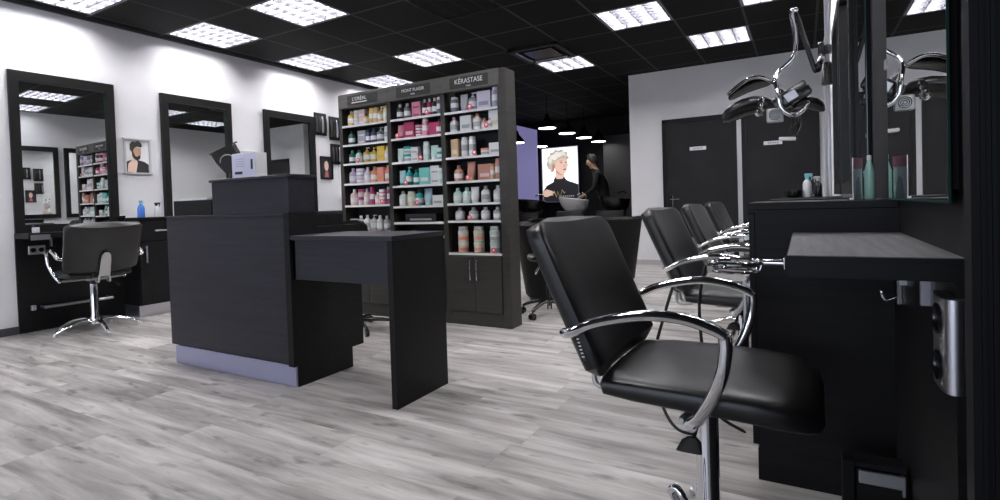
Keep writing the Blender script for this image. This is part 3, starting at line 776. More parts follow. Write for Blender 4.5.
NTH = ['first', 'second', 'third', 'fourth', 'fifth', 'sixth', 'seventh', 'eighth', 'ninth']
KW = {'bottle': 'shampoo bottle', 'pump': 'pump bottle', 'tube': 'cream tube', 'box': 'product box', 'jar': 'round jar', 'tall': 'slim can'}
def price_tag(x, z, where):
    b = new(); lathe(b, [(.020, 0), (.020, .0015)], (0, 0, 0), 18, (0, -1, 0))
    o = obj('price_tag', b, colour('tag red', (.78, .14, .16)), None, True); o.location = (x, TY - .006, z + .018)
    tag(o, 'round red and white price tag on the %s' % where, 'price tag', 'round price tags on the shelves')
    obj('tag_print', lathe(new(), [(.009, 0), (.009, .001)], (0, -.0016, .003), 12, (0, -1, 0)), M['paper'], o)
# rows: (shape, colour, cap, x pixel-free fraction 0..1 across the bay, width, height)
ROWS = {
 0: [
  [('bottle', 'gold', 'cream', .12, .062, .125), ('jar', 'cream', 'white', .27, .05, .06), ('box', 'pale pink', 'white', .38, .07, .062), ('bottle', 'yellow', 'black', .50, .04, .085), ('tall', 'gold', 'gold', .62, .05, .125), ('tall', 'tan', 'gold', .72, .05, .125), ('pump', 'gold', 'cream', .84, .055, .125), ('tall', 'cream', 'gold', .95, .04, .125)],
  [('bottle', 'dark green', 'black', .12, .055, .115), ('box', 'grey', 'white', .36, .085, .055), ('bottle', 'navy', 'black', .53, .045, .115), ('bottle', 'navy', 'navy', .66, .045, .115), ('pump', 'smoky grey', 'grey', .80, .06, .12), ('tall', 'white', 'white', .95, .045, .12)],
  [('bottle', 'dark green', 'green', .12, .048, .11), ('bottle', 'mint', 'dark green', .28, .055, .11), ('pump', 'gold', 'cream', .46, .055, .125), ('pump', 'yellow', 'yellow', .62, .055, .12), ('box', 'yellow', 'gold', .80, .08, .125), ('bottle', 'cream', 'yellow', .95, .045, .12)],
  [('bottle', 'lilac', 'pale lilac', .10, .062, .13), ('jar', 'lilac', 'pale lilac', .29, .068, .06), ('bottle', 'pale lilac', 'white', .46, .055, .13), ('bottle', 'orange', 'coral', .63, .06, .13), ('box', 'coral', 'orange', .79, .062, .12), ('bottle', 'coral', 'coral', .95, .05, .13)],
  [('bottle', 'pale pink', 'white', .12, .066, .135), ('jar', 'pale pink', 'magenta', .30, .055, .065), ('bottle', 'pale pink', 'pale lilac', .44, .05, .135), ('tall', 'magenta', 'magenta', .57, .04, .145), ('bottle', 'pale pink', 'white', .69, .045, .10), ('jar', 'pink', 'white', .80, .05, .06), ('tall', 'magenta', 'lilac', .96, .035, .14)],
  [('jar', 'silver', 'silver', .10, .06, .10), ('bottle', 'silver', 'white', .27, .055, .125), ('bottle', 'white', 'silver', .42, .055, .13), ('pump', 'silver', 'grey', .57, .055, .13), ('bottle', 'silver', 'silver', .72, .05, .125), ('bottle', 'grey', 'silver', .88, .05, .12)],
 ],
 1: [
  [('bottle', 'black', 'silver', .12, .05, .12), ('bottle', 'smoky grey', 'silver', .28, .05, .12), ('box', 'pink', 'magenta', .48, .085, .06), ('bottle', 'black', 'white', .66, .04, .13), ('bottle', 'crimson', 'white', .76, .04, .13), ('bottle', 'black', 'pale pink', .87, .04, .13), ('tall', 'smoky grey', 'white', .96, .035, .13)],
  [('tube', 'pink', 'crimson', .12, .06, .11), ('box', 'crimson', 'pale pink', .31, .10, .125), ('jar', 'crimson', 'pale pink', .52, .06, .045), ('tall', 'pink', 'white', .66, .05, .135), ('box', 'crimson', 'magenta', .81, .085, .10), ('bottle', 'crimson', 'black', .95, .05, .12)],
  [('tube', 'pale mint', 'white', .10, .055, .11), ('jar', 'white', 'teal', .25, .075, .06), ('box', 'white', 'grey', .42, .07, .055), ('tall', 'pale mint', 'white', .66, .05, .145), ('tube', 'mint', 'white', .82, .065, .11), ('jar', 'teal', 'pale mint', .94, .05, .085)],
  [('tube', 'pale blue', 'teal', .12, .055, .12), ('pump', 'teal', 'turquoise', .27, .05, .145), ('bottle', 'teal', 'dark green', .43, .05, .12), ('box', 'turquoise', 'white', .61, .10, .13), ('box', 'white', 'grey', .82, .085, .07), ('tall', 'mint', 'white', .96, .035, .12)],
  [('bottle', 'pale mint', 'grey', .11, .07, .12), ('tall', 'cream', 'white', .30, .062, .115), ('bottle', 'teal', 'black', .46, .06, .125), ('tube', 'pale blue', 'pale mint', .64, .075, .13), ('box', 'white', 'grey', .87, .10, .075)],
  [('box', 'black', 'grey', .50, .30, .062)],
  [('jar', 'smoky grey', 'grey', .3, .06, .035)],
 ],
 2: [
  [('tall', 'smoky grey', 'silver', .12, .055, .115), ('tube', 'grey', 'violet grey', .32, .058, .125), ('pump', 'violet grey', 'pale lilac', .49, .06, .13), ('box', 'pale lilac', 'violet grey', .72, .115, .13), ('tall', 'violet grey', 'pale lilac', .95, .05, .145)],
  [('bottle', 'white', 'pink', .10, .06, .115), ('box', 'white', 'grey', .35, .10, .115), ('bottle', 'white', 'coral', .58, .06, .12), ('bottle', 'pale pink', 'coral', .72, .045, .08), ('bottle', 'white', 'coral', .83, .04, .075), ('box', 'white', 'cream', .94, .09, .13)],
  [('box', 'tan', 'cream', .12, .058, .135), ('tall', 'white', 'white', .31, .052, .145), ('tall', 'white', 'silver', .47, .050, .145), ('jar', 'white', 'coral', .72, .078, .05), ('box', 'white', 'grey', .93, .095, .085)],
  [('bottle', 'copper', 'copper', .15, .075, .12), ('tube', 'copper', 'tan', .42, .07, .14), ('box', 'copper', 'pale pink', .70, .11, .115), ('tall', 'tan', 'copper', .86, .03, .11), ('tall', 'copper', 'copper', .96, .045, .15)],
  [('bottle', 'pale mint', 'mint', .12, .066, .115), ('bottle', 'mint', 'pale mint', .31, .062, .115), ('tube', 'white', 'pale mint', .48, .065, .115), ('bottle', 'white', 'grey', .69, .070, .120), ('bottle', 'silver', 'white', .93, .070, .120)],
  [('bottle', 'silver', 'grey', .15, .068, .095), ('bottle', 'grey', 'silver', .43, .068, .095), ('bottle', 'silver', 'white', .68, .062, .095), ('bottle', 'grey', 'white', .92, .058, .095)],
  [('jar', 'cream', 'white', .20, .078, .080), ('jar', 'pale mint', 'cream', .52, .078, .080), ('jar', 'white', 'pale mint', .84, .078, .080)],
 ]}
BAY = ['left', 'middle', 'right']
SHZ = [[1.583, 1.424, 1.266, 1.098, .915, .70], [1.583, 1.430, 1.243, 1.057, .895, .767, .66], [1.580, 1.433, 1.245, 1.066, .903, .774, .535]]
for n, (x0, x1) in enumerate(((-3.375, -2.885), (-2.845, -2.36), (-2.32, -1.865))):
    for ri, row in enumerate(ROWS[n]):
        z = SHZ[n][ri] + .0012
        for k, (shape, col, cap, u, w, h) in enumerate(row):
            x = x0 + .012 + u * (x1 - x0 - .024); x = min(max(x, x0 + w / 2 + .003), x1 - w / 2 - .003)
            y = TY + .012 + min(w / 2, .045) + random.uniform(0, .008)
            shelf = '%s shelf, %s bay' % (ORD[ri] if not (ri == 6) else 'lowest', BAY[n])
            lab = '%s %s, %s from left on the %s' % (col, KW[shape], NTH[k], shelf)
            if n == 2 and ri == 6: lab = 'lower %s tub, %s stack on the %s' % (col, ['leftmost', 'middle', 'rightmost'][k], shelf)
            if w < .07: w *= 1.1
            product(shape, col, w, h, (x, y, z), lab, 'products on the shelves', cap)
            if n == 2 and ri == 6:
                product(shape, col, w, h, (x, y, z + h + .001), 'upper %s tub, %s stack on the %s' % (col, ['leftmost', 'middle', 'rightmost'][k], shelf), 'products on the shelves', cap)
                product('box', 'white', .06, .03, (x, y + .0, z + 2 * h + .002), 'small white carton on the %s tub stack, %s' % (['leftmost', 'middle', 'rightmost'][k], shelf), 'products on the shelves', 'grey')
            elif shape in ('jar', 'box') and h < .075 and h > .04 and ri < 5 and n != 2:
                product(shape, col, w, h, (x, y, z + h + .0008), '%s %s stacked upon the %s item, %s' % (col, KW[shape], NTH[k], shelf), 'products on the shelves', cap)
for n, ri, u in ((0, 2, .35), (0, 4, .85), (1, 0, .75), (1, 1, .14), (1, 2, .60), (1, 3, .28), (1, 4, .50), (2, 0, .50), (2, 1, .80), (2, 2, .56), (2, 3, .42), (2, 5, .43), (2, 6, .86)):
    x0, x1 = ((-3.375, -2.885), (-2.845, -2.36), (-2.32, -1.865))[n]
    price_tag(x0 + u * (x1 - x0), SHZ[n][ri] + .004, '%s shelf of the %s bay' % (ORD[ri], BAY[n]))
# things on the small rack
for k, (c, z, y) in enumerate((('orange', .03, -.04), ('cream', .03, .03), ('violet grey', .23, -.03), ('white', .23, .04))):
    product('bottle', c, .05, .12, (XL + .05, 5.16 + y, 1.0 + z - .0015), '%s bottle on the small wall rack left of the product shelves' % c, 'bottles on the wall rack', 'black')

# ------------------------------------------------------------------ reception desk
t = thing('reception_desk', 'tall black reception desk with silver kick plate and raised box', 'desk', (0, 0, 0))
b = new(); box(b, -3.335, -2.262, 1.81, 1.835, .106, .862, .002); obj('front_panel', b, M['deskwood'], t)
b = new(); box(b, -3.335, -2.262, 1.805, 2.20, .862, .878, .002); obj('counter_ledge', b, M['deskwood'], t)
b = new(); box(b, -3.275, -2.224, 1.800, 1.812, .002, .104); obj('kick_plate', b, M['kick'], t)
b = new(); box(b, -3.30, -2.262, 1.835, 2.19, .106, .862); obj('carcass', b, M['wood'], t)
b = new(); box(b, -3.265, -2.262, 1.813, 2.15, 0, .106); obj('plinth', b, M['wood'], t)
b = new(); prism(b, [(1.785, .106), (1.813, .106), (1.813, 0), (2.182, 0), (2.182, .112), (2.27, .112), (2.27, .80), (1.965, .80), (1.965, .878), (1.785, .878)], lambda u, v, d: (d, u, v), -2.255, -2.216)
obj('side_panel', b, M['wood'], t)
b = new(); box(b, -2.865, -2.232, 1.805, 1.965, .878, 1.056, .002); bx_ = obj('raised_box', b, M['deskwood'], t)
b = new(); box(b, -2.875, -2.222, 1.795, 1.975, 1.056, 1.072, .002); obj('box_top', b, M['deskwood'], t)
b = new(); box(b, -3.262, -2.89, 1.815, 1.96, .878, .965, .002); obj('low_box', b, M['wood'], t)
t = thing('paper_stack', 'thin stack of white paper lying on the low box of the desk', 'paper', (-3.09, 1.885, .9662))
b = new(); box(b, -.15, .13, -.05, .05, .0, .012); obj('sheets', b, M['paper'], t)
# POS screen seen from behind
t = thing('desk_screen', 'tilted black touch screen seen from behind on the reception desk', 'screen', (-3.02, 2.06, .8795), math.radians(0))
b = new(); lathe(b, [(.001, .0), (.07, .002), (.07, .012), (.001, .014)], (-.03, .03, 0)); obj('foot', b, M['plastic'], t, True)
b = new(); L = [sloop(p, (1, 0, 0), (0, 1, 0), a, .012, 3, 16) for p, a in (((-.11, .02, .01), .018), ((-.06, .0, .12), .020), ((.0, -.02, .25), .026))]
loft(b, L); obj('stand', b, M['plastic'], t, True)
b = new(); rot = Matrix.Rotation(math.radians(-12), 4, 'Y') @ Matrix.Rotation(math.radians(24), 4, 'X')
fn = lambda u, v, d: Vector((.0, -.03, .315)) + rot @ Vector((u, d, v))
prism(b, [(-.105, .085), (.105, .085), (.105, .03), (.075, -.085), (-.065, -.085), (-.105, .03)], fn, -.014, .014)
sh_ = obj('screen_housing', b, M['plastic'], t)
b = new(); prism(b, [(-.115, .086), (.115, .086), (.115, .094), (-.115, .094)], fn, -.016, .022); obj('display_edge', b, M['plastic'], sh_)
b = new(); P = [fn(.07 * math.cos(a), .045 * math.sin(a) + .005, -.0155) for a in [PI * (.1 + .8 * k / 12) for k in range(13)]]; tube(b, P, .0035, 6, 1); obj('emblem', b, M['greymetal'], sh_)
# white card box
t = thing('white_box', 'white printed box standing on top of the raised desk box', 'box', (-2.625, 1.86, 1.072))
b = new(); box(b, -.10, .10, -.02, .05, 0, .135, .002); obj('box_body', b, M['white'], t)
b = new(); box(b, -.099, .099, -.0212, -.0202, .002, .133); fp = obj('front_print', b, M['lilacpaper'], t)
b = new(); box(b, -.075, -.01, -.0225, -.0213, .022, .036); obj('printed_mark', b, M['ink'], fp); b = new(); box(b, .062, .078, -.0225, -.0213, .045, .098); obj('printed_mark', b, M['ink'], fp)
b = new()
for k in range(4): box(b, -.07, .01, -.0222, -.0213, .062 + k * .013, .066 + k * .013)
obj('printed_lines', b, M['greyink'], fp)

t = thing('side_table', 'black table with one panel leg attached to the reception desk', 'table', (0, 0, 0))
b = new(); box(b, -2.212, -1.555, 1.785, 2.172, .742, .764, .001); obj('tabletop', b, M['woodtopdesk'] if 'woodtopdesk' in M else M['deskwood'], t)
b = new(); box(b, -2.212, -1.590, 1.80, 1.822, .545, .742, .001); obj('apron', b, M['deskwood'], t)
b = new(); box(b, -1.590, -1.556, 1.787, 2.170, 0, .742, .002); obj('leg', b, M['wood'], t)
b = new(); box(b, -2.212, -2.195, 1.80, 2.17, .545, .742); obj('side_cleat', b, M['wood'], t)

# office chair behind the desk
t = thing('office_chair', 'black padded chair with chrome arm behind the side table', 'chair', (-2.84, 2.86, 0), math.radians(112))
b = new(); loft(b, [sloop((0, 0, z), (1, 0, 0), (0, 1, 0), a, a, 3, 28) for z, a in ((.40, .17), (.41, .205), (.45, .21), (.475, .20), (.482, .15))]); obj('seat', b, M['leather'], t, True)
b = new(); loft(b, [sloop((-.20 - (z - .52) * .2, 0, z), (0, 1, 0), (1, 0, 0), a, .026 if .53 < z < .79 else .010, 3, 28) for z, a in ((.52, .15), (.54, .18), (.66, .20), (.77, .195), (.80, .17), (.81, .13))]); obj('backrest', b, M['leather'], t, True)
for s in (-1, 1):
    b = new(); tube(b, [(-.22, s * .20, .66), (-.20, s * .235, .72), (-.05, s * .24, .715), (.05, s * .235, .68), (.03, s * .20, .50), (.0, s * .12, .41)], .010); obj('armrest', b, M['chrome'], t, True)
b = new(); lathe(b, [(.026, .06), (.026, .25), (.018, .26), (.018, .41)]); obj('column', b, M['chrome'], t, True)
b = new(); tube(b, [(-.15, 0, .41), (-.22, 0, .45), (-.225, 0, .56)], .012); obj('back_stem', b, M['plastic'], t, True)
for k in range(5):
    a = 2 * PI * k / 5; d = Vector((math.cos(a), math.sin(a), 0)); b = new(); tube(b, [d * .02 + Vector((0, 0, .075)), d * .15 + Vector((0, 0, .07)), d * .25 + Vector((0, 0, .055))], .014, taper=(1.2, .8)); lg = obj('base_leg', b, M['plastic'], t, True)
    b = new(); q = d.cross(Vector((0, 0, 1))); cyl(b, d * .25 + q * -.012 + Vector((0, 0, .025)), d * .25 + q * .012 + Vector((0, 0, .025)), .025); obj('castor', b, M['plastic'], lg, True)

# ------------------------------------------------------------------ stool
t = thing('castor_stool', 'round black stool on castors beside the product shelves', 'stool', (-1.75, 3.84, 0))
b = new(); lathe(b, [(.05, .432), (.15, .436), (.165, .448), (.168, .47), (.155, .485), (.08, .492), (.001, .493)], seg=32); obj('seat', b, M['leather'], t, True)
b = new(); lathe(b, [(.021, .10), (.021, .24), (.016, .245), (.016, .41), (.05, .415), (.05, .432)]); obj('column', b, M['plastic'], t, True)
b = new(); box(b, -.03, .03, -.03, .03, .395, .42, .004); tube(b, [(-.02, -.02, .41), (-.05, -.06, .39), (-.075, -.09, .33)], .008); obj('height_lever', b, M['chrome'], t, True)
for k in range(5):
    a = 2 * PI * k / 5 + .75; d = Vector((math.cos(a), math.sin(a), 0)); b = new()
    tube(b, [d * .015 + Vector((0, 0, .115)), d * .09 + Vector((0, 0, .112)), d * .19 + Vector((0, 0, .085)), d * .225 + Vector((0, 0, .065))], .014, 10, 5, 1.3, taper=(1.2, .8)); lg = obj('base_leg', b, M['plastic'], t, True)
    b = new(); q = d.cross(Vector((0, 0, 1)))
    for s in (-1, 1): cyl(b, d * .23 + q * (s * .014 - .006) + Vector((0, 0, .026)), d * .23 + q * (s * .014 + .006) + Vector((0, 0, .026)), .026)
    cyl(b, d * .225 + Vector((0, 0, .03)), d * .225 + Vector((0, 0, .065)), .006); obj('castor', b, M['plastic'], lg, True)

# ------------------------------------------------------------------ tub chairs (waiting / wash seats)
def tub(loc, rz, label):
    t = thing('tub_armchair', label, 'armchair', loc, rz, 'black tub armchairs')
    b = new(); rings = []
    # horseshoe shell: outer and inner walls swept round, opening toward +x
    def rad(z): return .21 + .10 * min(1, (z - .03) / .70)
    angs = [math.radians(55 + 250 * k / 24) for k in range(25)]
    for a in angs:
        d = Vector((math.cos(a), math.sin(a), 0)); prof = []
        for z in (.03, .06, .15, .30, .50, .64, .69): prof.append(d * rad(z) * (1 if z > .04 else .9) + Vector((0, 0, z)))
        for z, w in ((.715, .02), (.715, .055), (.69, .08)): prof.append(d * (rad(z) - w) + Vector((0, 0, z)))
        for z in (.60, .40, .10): prof.append(d * (rad(z) - .085) + Vector((0, 0, z)))
        prof.append(d * .12 + Vector((0, 0, .03)))
        rings.append(prof)
    loft(b, rings); obj('shell', b, M['tubleather'], t, True)
    b = new(); loft(b, [sloop((.03, 0, z), (1, 0, 0), (0, 1, 0), a, a, 2.6, 24) for z, a in ((.06, .15), (.08, .19), (.30, .20), (.42, .225), (.45, .215), (.462, .17))]); obj('seat_cushion', b, M['leather'], t, True)
    b = new(); lathe(b, [(.18, 0), (.18, .03)]); obj('base', b, M['plastic'], t, True)
    return t
tub((-2.03, 4.45, 0), math.radians(100), 'black tub armchair behind the castor stool')
tub((-1.78, 5.60, 0), math.radians(80), 'black tub armchair farther back, before the white wall corner')

# ------------------------------------------------------------------ wash area
def wash_unit(x, y, label, bowl_label=None, white=True):
    t = thing('shampoo_unit', label, 'wash basin', (x, y, 0), 0, 'backwash units at the rear')
    b = new(); L = []
    for z, a, c in ((.66, .10, 0), (.70, .17, .0), (.78, .235, -.01), (.88, .27, -.02), (.91, .275, -.02)): L.append(sloop((c, 0, z - c * 1.5), (1, 0, -.12), (0, 1, 0), a, a * .78, 2.6, 28))
    for z, a, c in ((.905, .245, -.02), (.80, .19, -.01), (.74, .10, 0)): L.append(sloop((c, 0, z - c * 1.5), (1, 0, -.12), (0, 1, 0), a, a * .78, 2.6, 28))
    loft(b, L); obj('basin', b, M['ceramic'] if white else M['plastic'], t, True)
    b = new(); loft(b, [sloop((0, .05, z), (1, 0, 0), (0, 1, 0), a, a, 3, 20) for z, a in ((0, .17), (.5, .14), (.69, .11))]); obj('pedestal', b, M['plastic'], t, True)
    b = new(); tube(b, [(.14, .16, .86), (.15, .18, 1.0), (.10, .12, 1.04), (.04, .04, 1.01)], .011); obj('tap', b, M['chrome'], t, True)
    b = new(); box(b, -.26, .26, -.75, -.22, .28, .44, .03, 2); box(b, -.25, .25, -.30, -.20, .42, .72, .03, 2)
    for s in (-1, 1): box(b, s * .29 - .035, s * .29 + .035, -.75, -.22, .10, .60, .02, 2)
    obj('wash_seat', b, M['leather'], t, True)
    return t
wash_unit(-3.60, 9.12, 'white backwash basin with black seat where the person works')
wash_unit(-2.85, 9.12, 'black backwash basin right of the person, before the grey partition', white=False)
wash_unit(-4.45, 9.12, 'black backwash basin in front of the lit portrait', white=False)
for o in COL.objects: pass
# poster light box
def woman(t, w, h, z0):
    lb = flat(t, 'print', M['posterwhite'], [(0, 0), (1, 0), (1, 1), (0, 1)], w, h, z0, 0)
    flat(t, 'printed_shirt', M['shirt'], [(.0, .0), (1, .0), (1, .30), (.90, .33), (.70, .38), (.62, .43), (.40, .42), (.28, .36), (.10, .30), (.0, .20)], w, h, z0, 1)
    flat(t, 'printed_neck', M['pskin'], [(.34, .42), (.62, .42), (.60, .58), (.38, .60)], w, h, z0, 2)
    flat(t, 'printed_collar', M['shirt'], [(.30, .40), (.36, .46), (.47, .34), (.60, .46), (.66, .40), (.56, .28), (.38, .28)], w, h, z0, 3)
    flat(t, 'printed_face', M['pskin'], [(.33, .66), (.38, .55), (.50, .49), (.60, .50), (.68, .56), (.70, .62), (.735, .67), (.70, .72), (.70, .82), (.50, .88), (.34, .82)], w, h, z0, 4)
    flat(t, 'printed_ear', M['pskin2'], ell(.335, .66, .03, .04, 12), w, h, z0, 5)
    flat(t, 'printed_brow', M['pskin2'], [(.48, .755), (.57, .765), (.57, .75), (.48, .738)], w, h, z0, 5)
    flat(t, 'printed_side_hair', M['pskin2'], [(.27, .68), (.33, .72), (.36, .66), (.33, .57), (.28, .55)], w, h, z0, 7)
    flat(t, 'printed_eye', M['shirt'], [(.50, .72), (.57, .728), (.56, .712), (.51, .71)], w, h, z0, 5)
    flat(t, 'printed_far_eye', M['shirt'], [(.64, .725), (.69, .73), (.69, .715), (.65, .712)], w, h, z0, 5)
    flat(t, 'printed_nose', M['pskin2'], [(.61, .70), (.635, .64), (.60, .635)], w, h, z0, 5)
    flat(t, 'printed_lips', M['lips'], [(.57, .595), (.62, .605), (.68, .598), (.64, .58), (.60, .58)], w, h, z0, 5)
    flat(t, 'printed_jaw', M['pskin2'], [(.36, .56), (.50, .485), (.60, .495), (.50, .505), (.40, .58)], w, h, z0, 5)
    flat(t, 'printed_hair', M['blond'], [(.13, .66), (.11, .73), (.15, .76), (.14, .83), (.21, .86), (.23, .92), (.32, .92), (.38, .97), (.47, .94), (.56, .97), (.63, .92), (.71, .91), (.72, .84), (.77, .80), (.71, .765), (.64, .80), (.60, .775), (.54, .80), (.47, .77), (.41, .76), (.38, .68), (.34, .71), (.31, .58), (.25, .53), (.22, .60), (.17, .61)], w, h, z0, 6)
    flat(t, 'printed_hair_light', M['blondlight'], [(.18, .76), (.24, .87), (.33, .88), (.40, .93), (.52, .91), (.60, .94), (.66, .88), (.70, .82), (.60, .86), (.52, .84), (.44, .82), (.36, .77), (.28, .80), (.24, .70)], w, h, z0, 7)
    flat(t, 'printed_hand', M['pskin'], [(.0, .10), (.0, .20), (.10, .235), (.26, .20), (.34, .155), (.25, .15), (.30, .12), (.20, .115), (.12, .09)], w, h, z0, 7)
    flat(t, 'printed_signature', M['gold'], [(.30, .20), (.38, .07), (.42, .16), (.48, .05), (.54, .20), (.60, .14), (.64, .18), (.60, .17), (.54, .23), (.48, .09), (.42, .20), (.38, .11), (.32, .21)], w, h, z0, 8)
    b = new()
    for k in range(7): box(b, (.50 + k * .055 - .5) * w, (.535 + k * .055 - .5) * w, -.016, -.0145, z0 + .085 * h, z0 + .105 * h)
    obj('printed_line', b, M['letter'], t)
def emat(name, c, e): return mat(name, c, .6, emis=c, estr=e)
M['posterwhite'] = emat('lit_print_white', (.86, .88, .90), .75)
M['shirt'] = emat('lit_print_black', (.015, .015, .018), .5)
M['pskin'] = emat('lit_print_skin', (.78, .52, .42), .45)
M['pskin2'] = emat('lit_print_skin_dark', (.50, .26, .20), .4)
M['blond'] = emat('lit_print_blond', (.55, .50, .40), .4)
M['blondlight'] = emat('lit_print_light_blond', (.80, .76, .68), .5)
t = portrait('lit_poster', 'tall backlit portrait poster of a person with short blond hair', (-4.45, 10.50, .885), 0, .84, 1.165, woman, M['alu'], .03)
t['category'] = 'poster'
b = new(); box(b, -.41, .41, .0, .09, .01, 1.155); obj('light_box', b, M['frame'], t)
t = thing('violet_lit_wall', 'violet-lit wall panel, light painted into its colour, behind the product shelves', 'panel', (-4.91, 9.60, 0))
b = new(); prism(b, [(-.32, .88), (.34, .88), (.34, 2.33), (-.32, 2.53)], lambda u, v, d: (u, d, v), 0, .06); obj('panel_face', b, M['violet'], t)  # face of the lit wall, its violet light painted as weak emission
obj('panel_base', box(new(), -.32, .34, 0, .06, 0, .88), M['frame'], t)
t = thing('partition_panel', 'dark grey tall partition behind the person, beside the white wall corner', 'partition', (-3.18, 10.35, 0))
b = new(); box(b, -.27, .30, 0, .05, 0, 2.18, .004); obj('panel_body', b, M['darkgreypanel'], t)
# pendant lamps
def pendant(x, y, z, r, label, shade):
    t = thing('pendant_lamp', label, 'pendant lamp', (x, y, z), 0, 'black pendant lamps over the wash area')
    b = new(); lathe(b, [(r, 0), (r * .98, .02), (r * .5, .12), (r * .22, .17), (r * .2, .22), (.012, .23), (.012, .225), (r * .18, .20), (r * .45, .11), (r * .93, .012)], cap=False); obj('shade', b, M['plastic'], t, True)
    b = new(); lathe(b, [(.001, .0), (r * .88, .004), (r * .88, .012), (.001, .014)]); obj('light_disc', b, M['lampglow'], t, True)
    b = new(); cyl(b, (0, 0, .22), (0, 0, CEIL - z), .004, seg=6); obj('cord', b, M['plastic'], t)
for k, (y, l) in enumerate(((7.6, 'nearest pendant lamp of the long row, high behind the near chair'), (8.4, 'second pendant lamp of the long row toward the rear'),
                            (9.2, 'third pendant lamp of the long row, above the lit poster edge'), (10.0, 'farthest pendant lamp of the long row, above the person'))):
    pendant(-3.42, y, 2.03, .15, l, 0)
pendant(-4.58, 8.8, 2.0, .16, 'pendant lamp beside the violet-lit wall panel, next to the product shelves', 0)
pendant(-4.62, 9.9, 2.02, .16, 'pendant lamp hanging just above the left corner of the lit poster', 0)

# ------------------------------------------------------------------ hood dryer on wall pole
t = thing('hood_dryer', 'black three-lobed hood dryer on a chrome jointed arm and pole', 'hood dryer', (.178, 4.72, 0))
Y0 = 4.50 - 4.72; X0 = .178
def hp(x, z, dy=0): return Vector((x - X0, Y0 + dy, z))
b = new(); cyl(b, (0, 0, .03), (0, 0, CEIL), .016, seg=18); lathe(b, [(.055, 0), (.055, .02), (.026, .035)]); obj('pole', b, M['alu'], t, True)
b = new(); lathe(b, [(.024, 1.93), (.040, 1.935), (.040, 1.99), (.024, 2.0)]); box(b, -.06, -.02, -.04, .03, 1.90, 2.02, .006); lathe(b, [(.024, 1.70), (.042, 1.71), (.030, 1.86), (.022, 1.87)]); obj('clamp', b, M['plastic'], t, True)
b = new(); tube(b, [(-.03, -.02, 1.93), hp(.125, 1.84), hp(.108, 1.765)], .022, 10, 4); tube(b, [hp(.10, 1.76), hp(.06, 1.90), hp(-.02, 2.22)], .017, 10, 4); obj('spring_arm', b, M['plastic'], t, True)
b = new(); tube(b, [hp(-.01, 2.225), hp(-.035, 2.235), hp(-.045, 2.20), hp(-.03, 2.10), hp(-.028, 1.98), hp(-.05, 1.88), hp(-.14, 1.80), hp(-.155, 1.72, -.12), hp(-.140, 1.62, -.17), hp(-.125, 1.52, -.17), hp(-.07, 1.46, -.16), hp(.0, 1.475, -.14), hp(.045, 1.55, -.10)], .017, 12, 6)
obj('curved_tube', b, M['chrome'], t, True)
def lobe(c, axis, half, wid, th, name, m, tilt=0.0):
    """flat hollow oval lobe: long axis, slab"""
    c = Vector(c); ax = Vector(axis).normalized(); n = Vector((0, .35, 1)).normalized(); n = (n - ax * n.dot(ax)).normalized(); sd = ax.cross(n)
    b = new(); L = []
    for f in (-1, -.94, -.8, -.5, -.1, .3, .65, .86, .96, 1):
        k = max(.05, (1 - abs(f) ** 2.6)) ** .5
        L.append(sloop(c + ax * (half * f) + n * (.04 * (1 - f * f)), sd, n, wid * k, th * (.35 + .65 * k), 2.6, 20))
    loft(b, L); return obj(name, b, m, t, True)
l1 = lobe(hp(-.335, 1.685, -.02), (1, 0, .30), .155, .08, .013, 'upper_lobe', M['plastic'])
b = new(); tube(b, [hp(-.485, 1.66, -.09), hp(-.36, 1.745, -.11), hp(-.26, 1.76, -.11), hp(-.16, 1.70, -.09), hp(-.11, 1.63, -.04)], .013, 10, 6, 1.6); obj('lobe_trim', b, M['chrome'], l1, True)
l2 = lobe(hp(-.345, 1.525, -.05), (1, 0, .22), .185, .10, .05, 'lower_lobe', M['plastic'])
b = new(); tube(b, [hp(-.265, 1.47, -.15), hp(-.262, 1.53, -.165), hp(-.255, 1.60, -.14)], .014, 8, 4, 2.0); obj('lobe_trim', b, M['chrome'], l2, True)
b = new(); box(b, -.13, .13, -.07, .07, -.055, .055, .018, 2)
o = obj('motor_housing', b, M['plastic'], t, True); o.location = hp(-.06, 1.60, -.03); o.rotation_euler = (0, math.radians(-30), 0)
b = new(); box(b, -.04, .04, -.074, -.068, -.03, .03, .002); g = obj('control_panel', b, M['alu'], o)
b = new(); box(b, -.055, .055, -.03, .03, -.05, .05, .012, 2)
q = obj('fan_box', b, M['greymetal'], t, True); q.location = hp(-.165, 1.47, -.10)
b = new()
for rr in (.036, .024, .012): 
    P = [(rr * math.cos(a), -.033, rr * math.sin(a)) for a in [2 * PI * k / 16 for k in range(17)]]; tube(b, P, .003, 6, 1)
obj('fan_grille', b, M['plastic'], q, True)
l3 = lobe(hp(.05, 1.52, .05), (1, .5, -.15), .11, .07, .03, 'rear_lobe', M['plastic'])
b = new(); tube(b, [hp(-.04, 1.50, .0), hp(-.03, 1.40, -.02), hp(-.06, 1.33, -.03)], .03, 10, 4); obj('handle', b, M['plastic'], t, True)
b = new(); box(b, -.06, .05, -.03, .03, -.012, .012, .006, 2); o = obj('handle_light', b, M['white'], t, True); o.location = hp(-.085, 1.30, -.03); o.rotation_euler = (0, math.radians(4), 0)

